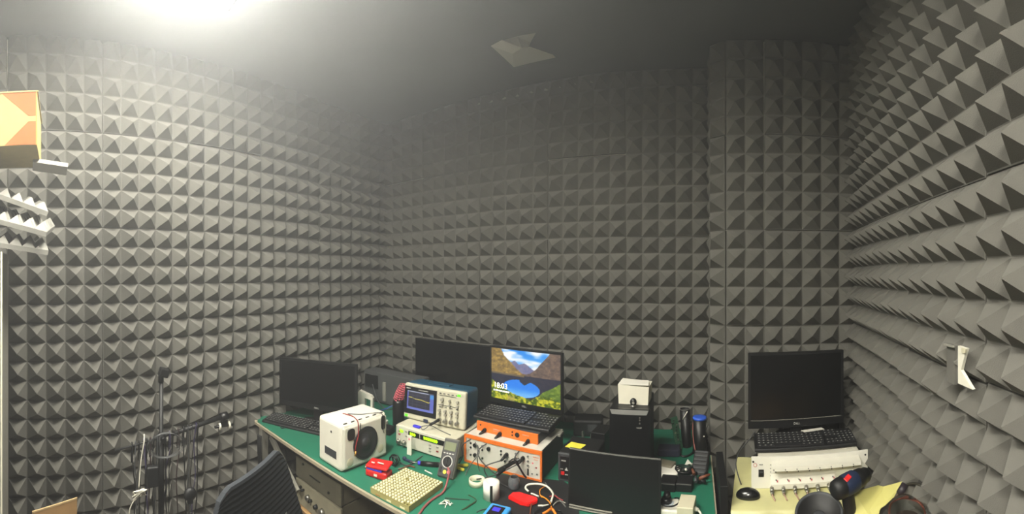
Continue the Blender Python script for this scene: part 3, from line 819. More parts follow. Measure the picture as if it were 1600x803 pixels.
g = G(); g.lathe([(.0305,0),(.034,0),(.034,.024),(.0305,.024),(.0305,0)], (0,0,0), seg=40)
o = solo('tape_ring', g, mat('cream_tape', (214, 211, 184), .5), 'empty cream tape ring lying beside the white roll', 'tape'); o.location = P(739, 762, DZ)+Vector((0,.032,0))
t = thing('white_roll', 'upright white adhesive roll with a dark stripe beside the tape ring', 'roll', P(762, 783, DZ)+Vector((0,.03,0)))
g = G(); g.lathe([(0,0),(.033,0),(.033,.064),(.018,.066),(.014,.058),(0,.058)], seg=40); g.obj('roll_body', paper, t)
g = G(); g.box((.012,-.0335,.004),(.020,-.026,.064)); g.obj('dark_stripe', black, t)
t = thing('glass_jar', 'small dark glass jar behind the red plastic packet', 'jar', P(799, 768, DZ)+Vector((0,.024,.0045)))
g = G(); g.lathe([(0,0),(.022,0),(.024,.006),(.024,.034),(.018,.042),(.018,.046),(.0155,.046),(.0155,.041),(.021,.033),(.021,.005),(0,.004)], seg=28); g.obj('glass', mat('smoked_glass', (120,124,128), .12, .3, alpha=.75), t)
g = G(); g.lathe([(0,.006),(.019,.006),(.019,.022),(0,.022)], seg=24); g.obj('contents', dgrey, t)

# black mat with clutter
g = G()
q = [P(776,741,DZ), P(832,747,DZ), P(880,752,DZ), P(905,770,DZ), P(905,830,DZ), P(820,835,DZ), P(772,800,DZ), P(765,780,DZ)]
g.prism([(v.x, v.y) for v in q], DZ, DZ+.003)
solo('rubber_mat', g, mat('black_rubber', (15, 16, 17), .7, var=.2, scale=40), 'thin black rubber mat under the red packet and wires', 'mat')
g = G(); g.prism([(-.060,-.020),(-.055,.012),(-.03,.026),(.050,.018),(.058,.0),(.034,-.036),(.0,-.034)], 0, .016)
bmesh.ops.bevel(g.bm, geom=g.bm.edges[:], offset=.003, segments=2, affect='EDGES')
o = solo('red_packet', g, mat('bright_red_film', (232, 26, 24), .35, bump=.6, bscale=60), 'bright red plastic packet among wires on the black mat', 'packet'); o.location = P(817, 784, DZ+.004)+Vector((0,.01,0))
t = thing('blue_meter', 'bright blue framed handheld meter at the bottom edge of the photo', 'meter', P(782, 803, DZ)+Vector((0,-.03,0)), R(4))
g = G(); g.box((-.042,-.06,0),(.042,.045,.028), bev=.008); g.obj('case', blue, t)
g = G(); g.box((-.026,-.05,.028),(.024,.026,.031), bev=.001); g.obj('face', black, t)
g = G(); g.box((-.016,-.01,.031),(.012,.014,.032)); g.obj('display', blueviolet, t)

def wire(pts, r, m, label, cat='wire', name='loose_wire'):
    g = G(); g.tube(pts, r); return solo(name, g, m, label, cat)
z = DZ+.006
wire([P(826,768,z+.002), P(821,762,z+.012), P(826,757,z+.02), P(840,756,z+.028), P(853,759,z+.03), P(861,766,z+.025), P(864,773,z+.012), P(861,784,z+.006)], .0042, whitewire, 'thick white wire looping above the black mat')
wire([P(830,771,z), P(836,773,z+.004), P(842,776,z+.004)], .0035, whitewire, 'short white wire tip beside the red packet')
wire([P(851,760,z+.01), P(844,765,z+.01), P(844,773,z+.006), P(850,777,z+.004), P(858,784,z+.004)], .0022, orangewire, 'thin orange wire curling inside the white loop')
wire([P(845,776,z), P(853,779,z+.005), P(860,787,z+.004), P(862,797,z)], .0026, orangewire, 'orange wire running down to the bottom edge clutter')
wire([P(848,803,z+.02), P(855,799,z+.024), P(862,795,z+.02), P(868,803,z+.012), P(872,815,z+.002)], .005, mat('amber_tube', (214, 120, 22), .5), 'amber tubing at the bottom beside the dark front screen')
wire([P(832,772,z), P(831,785,z+.006), P(829,797,z), P(828,808,z-.002)], .0026, copper, 'brown wire hanging over the red packet')
wire([P(858,776,z), P(866,774,z+.006), P(872,778,z+.003), P(880,782,z)], .0024, redwire, 'red wire beside the dark front screen')
wire([P(852,754,z-.002), P(858,763,z), P(866,772,z), P(876,782,z), P(884,792,z-.002)], .0024, grey, 'thin grey wire passing right of the white loop')
wire([P(841,790,z), P(850,790,z+.003), P(857,789,z)], .0034, whitewire, 'short pale connector strip on the black mat')
wire([P(833,803,z), P(842,796,z+.006), P(852,792,z+.008), P(862,789,z+.004)], .004, black, 'black wire bundle at the bottom of the black mat')
wire([P(864,790,z), P(870,784,z+.006), P(876,783,z), P(884,786,z)], .0022, grey_l, 'pale grey wire ends by the dark front screen')
g = G(); g.lathe([(.014,0),(.016,.002),(.016,.006),(.014,.008),(.012,.006),(.012,.002),(.014,0)], seg=30)
o = solo('black_ring', g, black, 'small black cable ring at the bottom beside the front screen', 'ring'); o.location = P(872, 803, DZ+.0035)
wire([P(745,800,DZ+.003), P(751,797,DZ+.003), P(760,795,DZ+.003), P(768,796,DZ+.003)], .002, dgrey, 'short dark lead entering the blue meter')

# loose bits
for i, (px, py, a_) in enumerate([(712, 724.5, .2), (710, 735.5, -.1)]):
    pass
t = thing('pliers', 'yellow handled pliers lying behind the multimeter', 'pliers', P(712, 731, DZ+.001), R(20))
g = G(); g.cyl((.0, .012, .007), (.048, .024, .007), .006, .007, seg=12); g.sphere((.048,.024,.007), .007); g.obj('grip', yellow, t)
g = G(); g.cyl((.0, -.004, .007), (.040, -.022, .007), .006, .007, seg=12); g.sphere((.04,-.022,.007), .007); g.obj('grip', yellow, t)
g = G(); g.cyl((-.008, .006, .006), (.004, .012, .006), .006); g.cyl((-.008,.002,.006),(.004,-.004,.006),.006); g.cyl((-.03,.004,.006),(-.006,.004,.006),.003,.008); g.obj('jaws', metal, t)
t = thing('wire_cuttings', 'little heap of white plastic cuttings on the green mat', 'cuttings', P(698, 787, DZ))
t.name = 'wire_cuttings'
rdx = random.Random(5)
for k in range(12):
    a_ = rdx.uniform(0, PI); L = rdx.uniform(.008, .014); x, y = rdx.gauss(0, .010), rdx.gauss(0, .007); zz = .002+.0018*(k % 4)
    g = G(); g.cyl((x-L*math.cos(a_), y-L*math.sin(a_), zz), (x+L*math.cos(a_), y+L*math.sin(a_), zz+.001), .0016, seg=8); g.obj('cutting', paper, t)
g = G(); g.tube([P(721,796,DZ+.003), P(728,794,DZ+.004), P(735,789,DZ+.003), P(742,785,DZ+.003), P(744,781,DZ+.003), P(740,777,DZ+.003), P(732,773,DZ+.002)], .0016)
for k in range(8):
    p = P(723+k*2.6, 795.5-k*1.6, DZ+.003); g.cyl(p, p+Vector((.002,.006,.001)), .0013, seg=6)
solo('pin_strip', g, mat('olive_metal', (70, 74, 44), .5, .4), 'curved strip of tiny olive metal pins on the green mat', 'pins')
g = G(); g.prism([(0,-.0012),(.10,.0),(.10,.002),(0,.0035)], 0, .004)
o = solo('tweezers', g, mat('green_grey_steel', (72, 96, 84), .4, .5), 'long thin tweezers lying left of the tape ring', 'tweezers'); o.location = P(695, 779, DZ); o.rotation_euler = (0,0,R(26))
t = thing('screwdriver', 'screwdriver with thick black handle behind the component tray', 'screwdriver', P(667, 729, DZ+.0), R(8))
g = G(); g.cyl((-.03,-.006,.0115),(.05,.022,.0115),.011,.011); g.sphere((.05,.022,.0115),.011); g.obj('handle', black, t)
g = G(); g.cyl((-.042,-.010,.0115),(-.028,-.005,.0115),.009); g.obj('collar', blueviolet, t)
g = G(); g.cyl((-.08,-.022,.0115),(-.04,-.009,.0115),.0025); g.obj('shaft', metal, t)
g = G(); g.cyl((0,0,.003),(.045,-.006,.003),.0032)
o = solo('white_rod', g, paper, 'short white plastic rod left of the multimeter', 'rod'); o.location = P(664,736,DZ)
g = G(); g.box((-.013,-.004,0),(.013,.004,.095), bev=.002)
o = solo('white_stick', g, white, 'upright white stick with a pink spot before the signal generator', 'stick'); o.location = P(637,712,DZ)+Vector((0,.012,0)); o.rotation_euler=(R(-3),0,R(4))
g = G(); g.cyl((0,-.0042,.078),(0,-.0052,.078),.005)
q = g.obj('pink_spot', pink, o)
t = thing('wire_coil', 'coil of black wire behind the red case', 'wire coil', P(614, 728, DZ)+Vector((0,.01,0)))
for k in range(5):
    g = G(); r_ = .020+.003*(k % 3); g.tube([(r_*math.cos(a*.7), .012*math.sin(a*.3+k), .024+(r_-.002)*math.sin(a*.7)) for a in range(10)], .0025); g.obj('turn', black, t)
wire([P(625,722,DZ+.004), P(634,727,DZ+.004), P(645,724,DZ+.004), P(652,718,DZ+.004), P(660,712,DZ+.004)], .0025, dgrey, 'dark lead behind the component tray')
wire([P(622,733,DZ+.004), P(630,731,DZ+.008), P(640,728,DZ+.004), P(648,730,DZ+.004)], .003, copper, 'short brown wire behind the component tray corner')
g = G(); g.sphere((0,0,.0095),.009,(1.3,1,1)); g.box((.0,-.006,0),(.05,.006,.010), bev=.002)
o = solo('blue_connector', g, navy, 'dark blue connector between the speaker and the white stick', 'connector'); o.location = P(632,719,DZ)
for i,(px,py) in enumerate([(709,756),(763,737),(643,694+28),(617,746)]):
    pass
# ------------------------------------------------------------------ back left corner clutter
t = thing('amplifier', 'dark grey amplifier case in the far left bench corner', 'amplifier', (-1.86, 1.98, DZ), R(4))
g = G(); g.box((-.24,0,.012),(.24,.115,.215), bev=.004); g.obj('case', mat('dusty_grey_metal', (74,76,76), .6, var=.12, scale=10), t)
g = G(); g.box((-.225,-.006,.10),(-.11,.002,.19)); g.obj('dark_window', black, t)
g = G(); g.box((-.06,-.012,.03),(-.035,.0,.16), bev=.003); g.obj('handle', grey_l, t)
g = G(); g.box((-.22,.02,0),(.22,.11,.012)); g.obj('plinth', black, t)
t = thing('white_bracket', 'white plastic bracket stand beside the left monitor edge', 'bracket', (-1.80, 1.70, DZ), R(25))
g = G(); g.prism([(-.055,0),(-.055,.165),(-.045,.175),(.03,.150),(.042,.135),(.042,.0),(.028,0),(.028,.125),(-.01,.135),(-.01,0)], 0, .03, axis='y'); g.obj('frame', white, t)
t = thing('mesh_brush', 'black cylinder topped with pink netting left of the oscilloscope', 'cylinder', (-1.60, 1.775, DZ))
g = G(); g.lathe([(0,0),(.034,0),(.036,.01),(.036,.14),(.030,.152),(0,.154)], seg=28); g.obj('body', black, t)
for k in range(8):
    zz = .155+.0125*k; xx = .012+.0035*k+.02*(k/8)**2
    g = G(); g.lathe([(.030-.001*k,-.0018),(.032-.001*k,0),(.030-.001*k,.0018),(.028-.001*k,0),(.030-.001*k,-.0018)], (xx-.012,0,zz), (.35,0,1), seg=20); g.obj('net_ring', pink, t)
for k in range(8):
    a_ = 2*PI*k/8
    g = G(); g.tube([(.0+.023*math.cos(a_), .023*math.sin(a_), .150), (.022+.02*math.cos(a_), .02*math.sin(a_), .20), (.05+.015*math.cos(a_), .015*math.sin(a_), .25)], .0018); g.obj('net_strand', pink, t)
wire([(-1.86,1.86,.757),(-1.75,1.80,.80),(-1.70,1.83,.83),(-1.66,1.88,.85)], .004, bluewire, 'blue cable rising before the grey amplifier')
wire([(-1.95,1.90,.90),(-1.86,1.86,.82),(-1.76,1.84,.79),(-1.68,1.85,.82)], .004, dgrey, 'dark cable arching before the grey amplifier')
g = G(); g.box((-.06,-.02,0),(.06,.02,.03), bev=.004)
o = solo('paper_bundle', g, paper, 'folded white papers between the speaker and the black cylinder', 'papers'); o.location=(-1.70,1.70,DZ); o.rotation_euler=(0,0,R(20))
g = G(); g.box((-.09,-.02,0),(.09,.05,.035), bev=.006)
o = solo('black_pouch', g, black_m, 'flat black pouch behind the white speaker', 'pouch'); o.location=(-1.62,1.62,DZ); o.rotation_euler=(0,0,R(15))
wire([P(436,657,DZ+.003)+Vector((0,-.02,0)), P(437,665,DZ+.003), P(441,669,DZ+.003), P(452,666,DZ+.003)], .003, black, 'black keyboard cable at the left bench corner')
g = G()
for px0 in (412, 420, 428):
    a0 = P(px0, 668, .74); g.tube([Vector((a0.x-.02, 1.12, .70)), Vector((a0.x, 1.11, .6)), Vector((a0.x+.01, 1.12, .45)), Vector((a0.x-.01, 1.13, .2))], .006)
solo('hanging_cables', g, black_m, 'black cables hanging off the left bench corner', 'cables')

# ------------------------------------------------------------------ middle back clutter
t = thing('control_box', 'black box with red button behind the dark front screen', 'control box', (-.505, 1.655, DZ), R(-2))
g = G(); g.box((-.078,.004,0),(.085,.19,.122), bev=.006); g.obj('case', black_m, t)
g = G(); g.box((-.078,-.004,0),(.085,.006,.122), bev=.005); g.obj('front_bezel', dgrey, t)
g = G(); g.box((-.066,-.0055,.012),(.075,-.003,.108)); g.obj('front_panel', black, t)
g = G(); g.box((-.062,-.008,.030),(-.046,-.004,.044), bev=.001); g.obj('red_button', red, t)
g = G(); strokes(g,-.060,-.0062,.088,.022,.006,4); strokes(g,-.064,-.0062,.052,.012,.004,2); strokes(g,-.042,-.0062,.03,.014,.005,2); g.prism([(-.044,.05),(-.030,.05),(-.037,.064)],-.0065,-.0055,axis='y'); g.obj('panel_marks', lettering, t)
g = G(); g.prism([(0,0),(.070,-.012),(.085,.045),(.012,.058)],0,.0015)
o = solo('sticky_note', g, yellow, 'yellow sticky note on top of the black control box', 'note'); o.location=(-.570,1.715,DZ+.1225)
t = thing('black_dock', 'black box with silver bracket between the analyser and computer tower', 'dock', (-.50, 1.99, DZ), R(-8))
g = G(); g.box((.0,-.06,0),(.075,.06,.115), bev=.003); g.obj('case', black, t)
g = G(); g.prism([(-.055,.0),(-.058,.1),(-.05,.1),(-.044,.045),(-.02,.04),(-.008,.1),(0,.1),(-.006,.0)],-.04,-.03,axis='y'); g.obj('bracket', metal, t)
g = G(); g.box((-.06,-.05,0),(.0,.05,.02)); g.obj('shelf', dgrey, t)
g = G(); g.box((-.05,-.02,0),(.05,.02,.03), bev=.006)
o = solo('grey_adapter', g, grey, 'grey power adapter left of the computer tower', 'adapter'); o.location=(-.44,1.87,DZ); o.rotation_euler=(0,0,R(50))
t = thing('cable_heap', 'tangle of black cables left of the computer tower', 'cables', (-.375, 1.93, DZ))
rdx = random.Random(9)
for k in range(6):
    g = G(); r_ = rdx.uniform(.018,.034); ph = rdx.uniform(0,6)
    g.tube([(r_*math.cos(a*.8+ph)*(-1 if k % 2 else 1)*.9, r_*math.sin(a*.8+ph), .006+.006*k+.004*math.sin(a)) for a in range(9)], .003); g.obj('loop', black_m if k % 3 else grey, t)
t = thing('black_clutter_box', 'low dark plastic case against the back wall right of the lit monitor', 'case', (-.57, 2.20, DZ), R(10))
g = G(); g.box((-.10,-.06,0),(.06,.06,.09), bev=.01); g.obj('body', black_m, t)
g = G(); g.box((-.02,-.062,.03),(.03,-.058,.07)); g.obj('side_plate', dgrey, t)
g = G(); g.sphere((0,0,.02),.035,(1.3,.8,.57))
o = solo('black_pouch', g, black_m, 'small black rounded pouch at the foot of the back wall', 'pouch'); o.location=(-.385,2.27,DZ)

t = thing('computer_tower', 'black computer tower with a silver top strip and white carton on it', 'computer', (-.277, 1.71, DZ), R(2))
hx, h = .087, .318
g = G(); g.box((-hx,.008,0),(hx,.26,h), bev=.004); g.obj('case', black_m, t)
g = G(); g.prism([(-hx,-.004),(hx,-.004),(hx,.01),(-hx,.01)],0,h+.0); g.obj('front_panel', mat('gloss_black', (16,17,18), .3, var=.1), t)
g = G(); g.prism([(-hx+.010,h-.024),(hx-.014,h-.024),(hx-.006,h-.004),(-hx+.002,h-.004)],-.006,-.003,axis='y'); g.obj('silver_strip', mat('silver_trim', (172,172,168), .35, .5), t)
for z_ in (.282,.272,.258):
    g = G(); g.cyl((.044,-.007,z_),(.044,-.003,z_),.0035,seg=12); g.obj('front_port', metal, t)
g = G(); g.box((.03,-.006,.236),(.052,-.003,.242)); g.obj('power_button', grey, t)
t = thing('white_carton', 'small white cardboard carton on top of the computer tower', 'carton', (-.270, 1.765, DZ+h+.001), R(-2))
g = G(); g.prism([(-.066,0),(.066,0),(.070,.078),(-.070,.086)],0,.11,axis='y'); g.obj('body', white_c, t)
g = G(); g.prism([(-.068,.0),(.069,.0),(.056,.085),(-.070,.09)],.086,.0875,axis='z')
g.obj('lid', paper, t)
t = thing('webcam', 'tiny black webcam before the white carton on the tower', 'webcam', (-.265, 1.735, DZ+h+.0))
g = G(); g.sphere((0,0,.022),.015,(1,.8,1.15)); g.obj('head', black, t)
g = G(); g.cyl((0,0,0),(0,0,.010),.012,.006); g.obj('foot', metal, t)
g = G(); g.cyl((.002,-.0115,.022),(.002,-.0145,.022),.0055); g.obj('lens', grey_l, t)
g = G(); g.box((-.05,-.03,0),(.05,.03,.028), bev=.006)
o = solo('grey_pouch', g, mat('grey_cloth', (128,122,104), .9, var=.1), 'crumpled grey cloth right of the computer tower foot', 'cloth'); o.location=(-.14,1.86,DZ); o.rotation_euler=(0,0,R(-20))
g = G(); g.tube([(-.17,2.05,.757),(-.10,2.03,.77),(-.06,1.97,.757),(-.02,1.99,.757),(.0,2.04,.757)], .005); g.tube([(-.18,2.0,.757),(-.13,1.97,.785),(-.09,2.01,.757)], .005)
solo('black_cable', g, black, 'black cord behind the computer tower on the green mat', 'cord')
g = G(); g.box((-.055,-.035,0),(.055,.035,.04), bev=.01)
o = solo('dark_blue_pouch', g, mat('navy_cloth', (30,34,52), .8, var=.15), 'dark navy pouch right of the computer tower', 'pouch'); o.location=(-.125,2.0,DZ)

# ------------------------------------------------------------------ right end of the bench
t = thing('open_tube', 'upright black open tube at the right end of the bench', 'tube', (-.040, 2.10, DZ), rot=(0,R(-3),0))
g = G(); g.lathe([(.026,0),(.027,.195),(.023,.195),(.022,.004),(0,.004)], seg=30); g.obj('wall', black, t)
g = G(); g.lathe([(.0235,.193),(.0275,.193),(.0275,.197),(.0235,.197),(.0235,.193)], seg=30); g.obj('rim', grey, t)
g = G(); g.cyl((-.012,-.028,.150),(.014,-.029,.190),.0025); g.obj('white_streak', whitewire, t)
t = thing('capped_tube', 'black cylinder with blue cap at the right end of the bench', 'cylinder', (.026, 2.035, DZ))
g = G(); g.lathe([(0,0),(.036,0),(.036,.03),(.031,.05),(.033,.165),(0,.165)], seg=30); g.obj('body', black, t)
g = G(); g.lathe([(0,.165),(.0345,.165),(.0345,.176),(.026,.178),(0,.178)], seg=30); g.obj('cap', mat('strong_blue', (44,92,205), .4), t)
g = G(); g.sphere((.022,-.032,.09),.004); g.obj('screw', whitewire, t)
t = thing('circuit_board', 'narrow green circuit board leaning on the black open tube', 'circuit board', (-.075, 2.06, DZ), rot=(R(-8),R(-8),R(30)))
g = G(); g.box((-.019,-.0015,0),(.019,.0015,.165)); g.obj('board', pcbgreen, t)
rdx = random.Random(11)
for k in range(12):
    x = rdx.uniform(-.013,.013); z_ = .012+k*.0125; g = G(); g.box((x-.004,-.006,z_-.003),(x+.004,-.0015,z_+.003)); g.obj('component', metal if k % 3 == 0 else black, t)
wire([(.0,2.055,.92),(-.008,2.04,.86),(-.002,2.02,.80),(.008,1.99,.757)], .0035, mat('dusty_pink_wire', (140,80,72), .5), 'dusty pink wire beside the blue capped cylinder')
# ribbed power brick
t = thing('power_brick', 'black ribbed power brick leaning at the right bench end', 'power brick', (.030, 1.86, DZ+.005), rot=(R(38),0,R(-12)))
g = G(); g.box((-.036,-.06,0),(.036,.065,.036), bev=.006); g.obj('body', black_m, t)
for k in range(6):
    g = G(); g.box((-.030,-.045+k*.019,.034),(.030,-.037+k*.019,.040), bev=.001); g.obj('rib', dgrey, t)
t = thing('clamp_pile', 'black clips and wires heaped before the ribbed power brick', 'clips', (.025, 1.745, DZ))
rdx = random.Random(21)
for k in range(9):
    a_ = rdx.uniform(0,PI); x,y = rdx.uniform(-.035,.03), rdx.uniform(-.035,.03); L = rdx.uniform(.015,.028); zz = .008+.007*(k%4)
    g = G(); g.cyl((x-L*math.cos(a_),y-L*math.sin(a_)*.7,zz),(x+L*math.cos(a_),y+L*math.sin(a_)*.7,zz+.010),.0075,.005,seg=10); g.obj('clip', [black, black_m, dgrey, copper][k%4], t)
g = G(); g.box((-.014,-.15,-.0),(.016,.15,.84), bev=.002)
o = solo('board_with_shadow', g, black_m, 'black board widened to imitate the shaded gap beside the right table', 'board'); o.location=(.112,1.68,0)  # board made thicker so its black also stands in for the gap's shadow
# adapters
for i,(x, lab) in enumerate([(-.108, 'black power adapter under the coiled cable, left one of the pair'), (-.040, 'black power adapter under the coiled cable, right one of the pair')]):
    t = thing('power_adapter', lab, 'adapter', (x, 1.69, DZ), R(-6))
    g = G(); g.box((-.033,-.035,0),(.033,.04,.036), bev=.004); g.obj('case', black_m, t)
    g = G(); g.box((-.031,-.0362,.031),(.031,-.034,.0335)); g.obj('seam', grey, t)
t = thing('coiled_cable', 'coil of black cable beside the white papers', 'cable', (-.045, 1.79, DZ+.005))
for k in range(5):
    g = G(); r_ = .028+.003*k; g.tube([(r_*math.cos(a*.66), .8*r_*math.sin(a*.66), .008+.005*k+.003*math.sin(a+k)) for a in range(11)], .003); g.obj('turn', black, t)
g = G(); g.cyl((.005,-.03,.035),(.012,-.028,.04),.006); g.obj('plug_tip', whitewire, t)
g = G(); g.prism([(-.06,-.04),(.05,-.03),(.065,.03),(.03,.055),(-.06,.03)],0,.02); bmesh.ops.bevel(g.bm, geom=g.bm.edges[:], offset=.002, segments=1, affect='EDGES')
o = solo('white_papers', g, paper, 'white papers right of the dark front screen', 'papers'); o.location=(-.125,1.80,DZ)
g = G(); g.add([(-.035,-.02,.004),(-.02,.01,.02),(.0,-.006,.006),(.03,.03,.03),(.04,.028,.02),(.008,-.02,.003),(-.01,-.02,.012),
               (-.035,-.02,.002),(-.02,.01,.018),(.0,-.006,.004),(.03,.03,.028),(.04,.028,.018),(.008,-.02,.001),(-.01,-.02,.010)],
              [(0,1,2),(0,2,6),(6,2,5),(2,3,4),(2,4,5),(9,8,7),(13,9,7),(12,9,13),(11,10,9),(12,11,9)])
o = solo('crumpled_paper', g, paper, 'crumpled strip of white paper beside the ribbed power brick', 'paper'); o.location=(-.012,1.90,DZ)
# power strip
t = thing('power_strip', 'white power strip behind the dark front screen', 'power strip', (-.25, 1.52, DZ), R(-6))
g = G(); g.box((.02,-.042,0),(.20,.042,.038), bev=.005); g.obj('body', white, t)
for k in range(3):
    g = G(); x = .055+k*.05; g.box((x-.018,-.02,.0375),(x+.018,.02,.039)); g.obj('outlet', mat('bluish_white', (190,200,205), .5), t)
t = thing('black_plug', 'round black plug in the white power strip', 'plug', (-.105, 1.515, DZ+.039))
g = G(); g.cyl((0,0,0),(0,0,.018),.020,.018); g.sphere((.002,.003,.026),.014,(1,1.3,1)); g.obj('plug_body', black, t)
g = G(); g.tube([(-.016,-.006,.016),(-.020,-.030,.014),(.0,-.048,.012),(.03,-.045,.012),(.048,-.02,.012),(.045,.01,.010),(.03,.045,-.01),(.02,.06,-.032)],.0028); g.obj('lead', black, t)
t = thing('charger_block', 'cream charger block at the end of the power strip', 'charger', (-.028, 1.495, DZ), R(-8))
g = G(); g.box((-.030,-.045,0),(.030,.045,.056), bev=.003); g.obj('body', cream, t)
g = G(); g.cyl((.030,.0,.03),(.044,-.004,.028),.008,.006); g.tube([(.044,-.004,.028),(.065,-.03,.016),(.080,-.07,.006),(.088,-.14,.004)],.0042,seg=8); g.obj('lead', whitewire, t)
g = G(); g.tube([(-.15,1.455,.757),(-.10,1.46,.757),(-.05,1.44,.757)],.0028)
solo('thin_black_lead', g, black, 'thin black lead along the front of the power strip', 'cable')

# ------------------------------------------------------------------ right table
TA = R(-9)
t = thing('side_table', 'table with pale yellow film cover before the foam pillar', 'table', (.145, 1.528, 0), TA)
g = G(); g.box((.0,.0,DZ-.03),(.50,.44,DZ-.002), bev=.003); g.obj('tabletop', card, t)
for x in (.03,.47):
    for y in (.03,.40):
        g = G(); g.box((x-.02,y-.02,0),(x+.02,y+.02,DZ-.03)); g.obj('leg', grey, t)
t2 = thing('table_cover', 'shiny pale yellow film draped over the right table', 'table cover', (.145, 1.528, 0), TA)
g = G(); n = 24
top = []
for j,(y,z_) in enumerate([(-.006,DZ-.10),(-.008,DZ-.03),(-.004,DZ-.004),(.004,DZ),(.1,DZ),(.44,DZ)]):
    for i in range(n+1):
        x = -.006+.512*i/n
        top.append((x, y-(.005*math.sin(i*1.3+j)+.003*math.sin(i*.6)) if j < 2 else y, z_+(.006*math.sin(i*.8) if j == 0 else .0004*math.sin(i*2.1+j)) ))
fs = [(j*(n+1)+i, j*(n+1)+i+1, (j+1)*(n+1)+i+1, (j+1)*(n+1)+i) for j in range(5) for i in range(n)]
for f in g.add(top, fs): f.smooth = True
g.obj('film_sheet', yellow_p, t2)
g = G()
for j,(x,z_) in enumerate([(-.006,DZ-.10),(-.007,DZ-.03),(-.004,DZ-.002),(.002,DZ+.0005)]): pass
g.add([(-.006,-.006,DZ-.10),(-.006,.44,DZ-.12),(-.005,.44,DZ),(-.005,-.004,DZ)],[(0,1,2,3)]); g.obj('side_fall', yellow_p, t2)

# white rack test unit
u0 = W(1174, 720, 1.685); u1 = W(1356, 720, 1.755)
dv = (u1-u0).xy; ua = math.atan2(dv.y, dv.x); uw = dv.length
t = thing('test_fixture', 'white rack unit with eight slots under the right keyboard', 'instrument', (u0.x, u0.y, DZ+.001), ua)
g = G(); g.box((.028,.006,0),(uw-.035,.235,.126), bev=.003); g.obj('case', white_c, t)
g = G(); g.box((0,-.001,0),(uw,.006,.132), bev=.001); g.obj('front_panel', mat('bright_white_panel', (236,234,222), .45), t)
g = G(); g.prism([(-.002,.114),(-.038,.104),(-.042,.090),(-.038,.090),(-.032,.098),(.0,.104)], .085, uw-.042, axis='x'); g.obj('ledge', white, t)
g = G(); g.prism([(.0,.060),(-.010,.054),(-.030,.030),(-.030,.010),(.0,.010)], .08, uw-.15, axis='x'); g.obj('lower_step', white, t)
pitch = .0475
for k in range(8):
    x = .102 + k*pitch
    g = G(); g.box((x-.0022,-.0035,.066),(x+.0022,0,.084)); g.obj('slot', black, t)
    g = G(); g.cyl((x-.01,-.044,.096),(x-.01,-.036,.096),.0022,seg=8); g.obj('ledge_pin', grey, t)
    if k < 6:
        g = G(); g.cyl((x,-.024,.046),(x,-.036,.050),.0028,.002,seg=10); g.obj('toggle', grey, t)
        g = G(); g.box((x+.004,-.0245,.036),(x+.008,-.0215,.044)); g.obj('toggle_mark', pink, t)
    if k < 6:
        g = G(); g.cyl((x-.018,-.030,.016),(x-.018,-.052,.013),.0085,.0085,seg=18); g.cyl((x-.018,-.052,.013),(x-.018,-.066,.010),.0062,.006,seg=16); g.obj('bnc_connector', metal, t)
        g = G(); g.tube([(x-.018,-.066,.010),(x-.015,-.075,.002+.004),(x-.008,-.10,.004)],.003); g.obj('connector_lead', mat('pale_pink_lead', (176,140,124), .5), t)
g = G(); g.box((.030,-.004,.050),(.052,-.001,.080), bev=.001); sw = g.obj('power_switch', black, t)
g = G(); g.box((.034,-.005,.066),(.048,-.004,.074)); g.obj('rocker', dgrey, sw)
g = G(); g.lathe([(.006,0),(.008,.0006),(.008,0)], (.016,-.001,.098), (0,-1,0), seg=24); g.obj('red_emblem', mat('pale_red_ink', (205,110,95), .6), t)
g = G(); strokes(g,.034,-.0018,.098,.016,.004,2)
for k in range(4): g.box((.078,-.0018,.052+k*.015),(.083,-.001,.055+k*.015))
g.obj('panel_marks', grey, t)
for x, z_ in ((uw-.012,.112),(uw-.012,.018),(.008,.112)):
    g = G(); g.cyl((x,-.003,z_),(x,-.0005,z_),.004,seg=12); g.obj('mount_hole', black, t)
g = G(); g.box((.04,.20,.126),(.055,.215,.127)); g.obj('top_label', mat('green_ink', (120,170,90), .6), t)
g = G(); g.prism([(0,0),(.10,.008),(.092,.034),(-.012,.026)],0,.0014)
o = solo('white_note', g, paper, 'white paper strip lying behind the right keyboard', 'paper'); o.location=(.505,1.80,.912)
# mouse
t = thing('mouse', 'black computer mouse on the yellow table cover', 'mouse', P(1169, 776, DZ+.001)+Vector((0,.0,0)), R(-14))
g = G(); g.sphere((0,0,.004),.05,(1,.60,.62), seg=24, rings=16)
bmesh.ops.bisect_plane(g.bm, geom=g.bm.verts[:]+g.bm.edges[:]+g.bm.faces[:], plane_co=(0,0,0), plane_no=(0,0,-1), clear_outer=True)
g.obj('shell', mat('glossy_mouse_black', (16,17,18), .25, coat=.4), t)
g = G(); g.cyl((-.028,-.004,.022),(-.028,.004,.022),.006); g.obj('wheel', dgrey, t)
wire([P(1158,757,DZ+.004), W(1152,738,1.72), W(1150,722,1.76), W(1156,705,1.85), W(1168,690,1.9), W(1180,674,1.92)], .0028, dgrey, 'thin dark cable rising at the right table left edge', 'cable')
wire([W(1181,694,1.83), W(1187,692,1.82), W(1198,691,1.80)], .0026, black, 'short black cable crossing to the right keyboard', 'cable')

# low stool in front of the table that carries drill, bowl and bag (its top is just below the picture)
SZ = .76
t = thing('low_stand', 'plain low stand before the right table, below the picture edge', 'stand', (.60, 1.18, 0))
g = G(); g.box((-.34,-.2,SZ-.03),(.02,.21,SZ), bev=.003); g.obj('top_board', wood, t)
for x in (-.31,-.01):
    for y in (-.17,.18):
        g = G(); g.box((x-.018,y-.018,0),(x+.018,y+.018,SZ-.03)); g.obj('leg', wood, t)
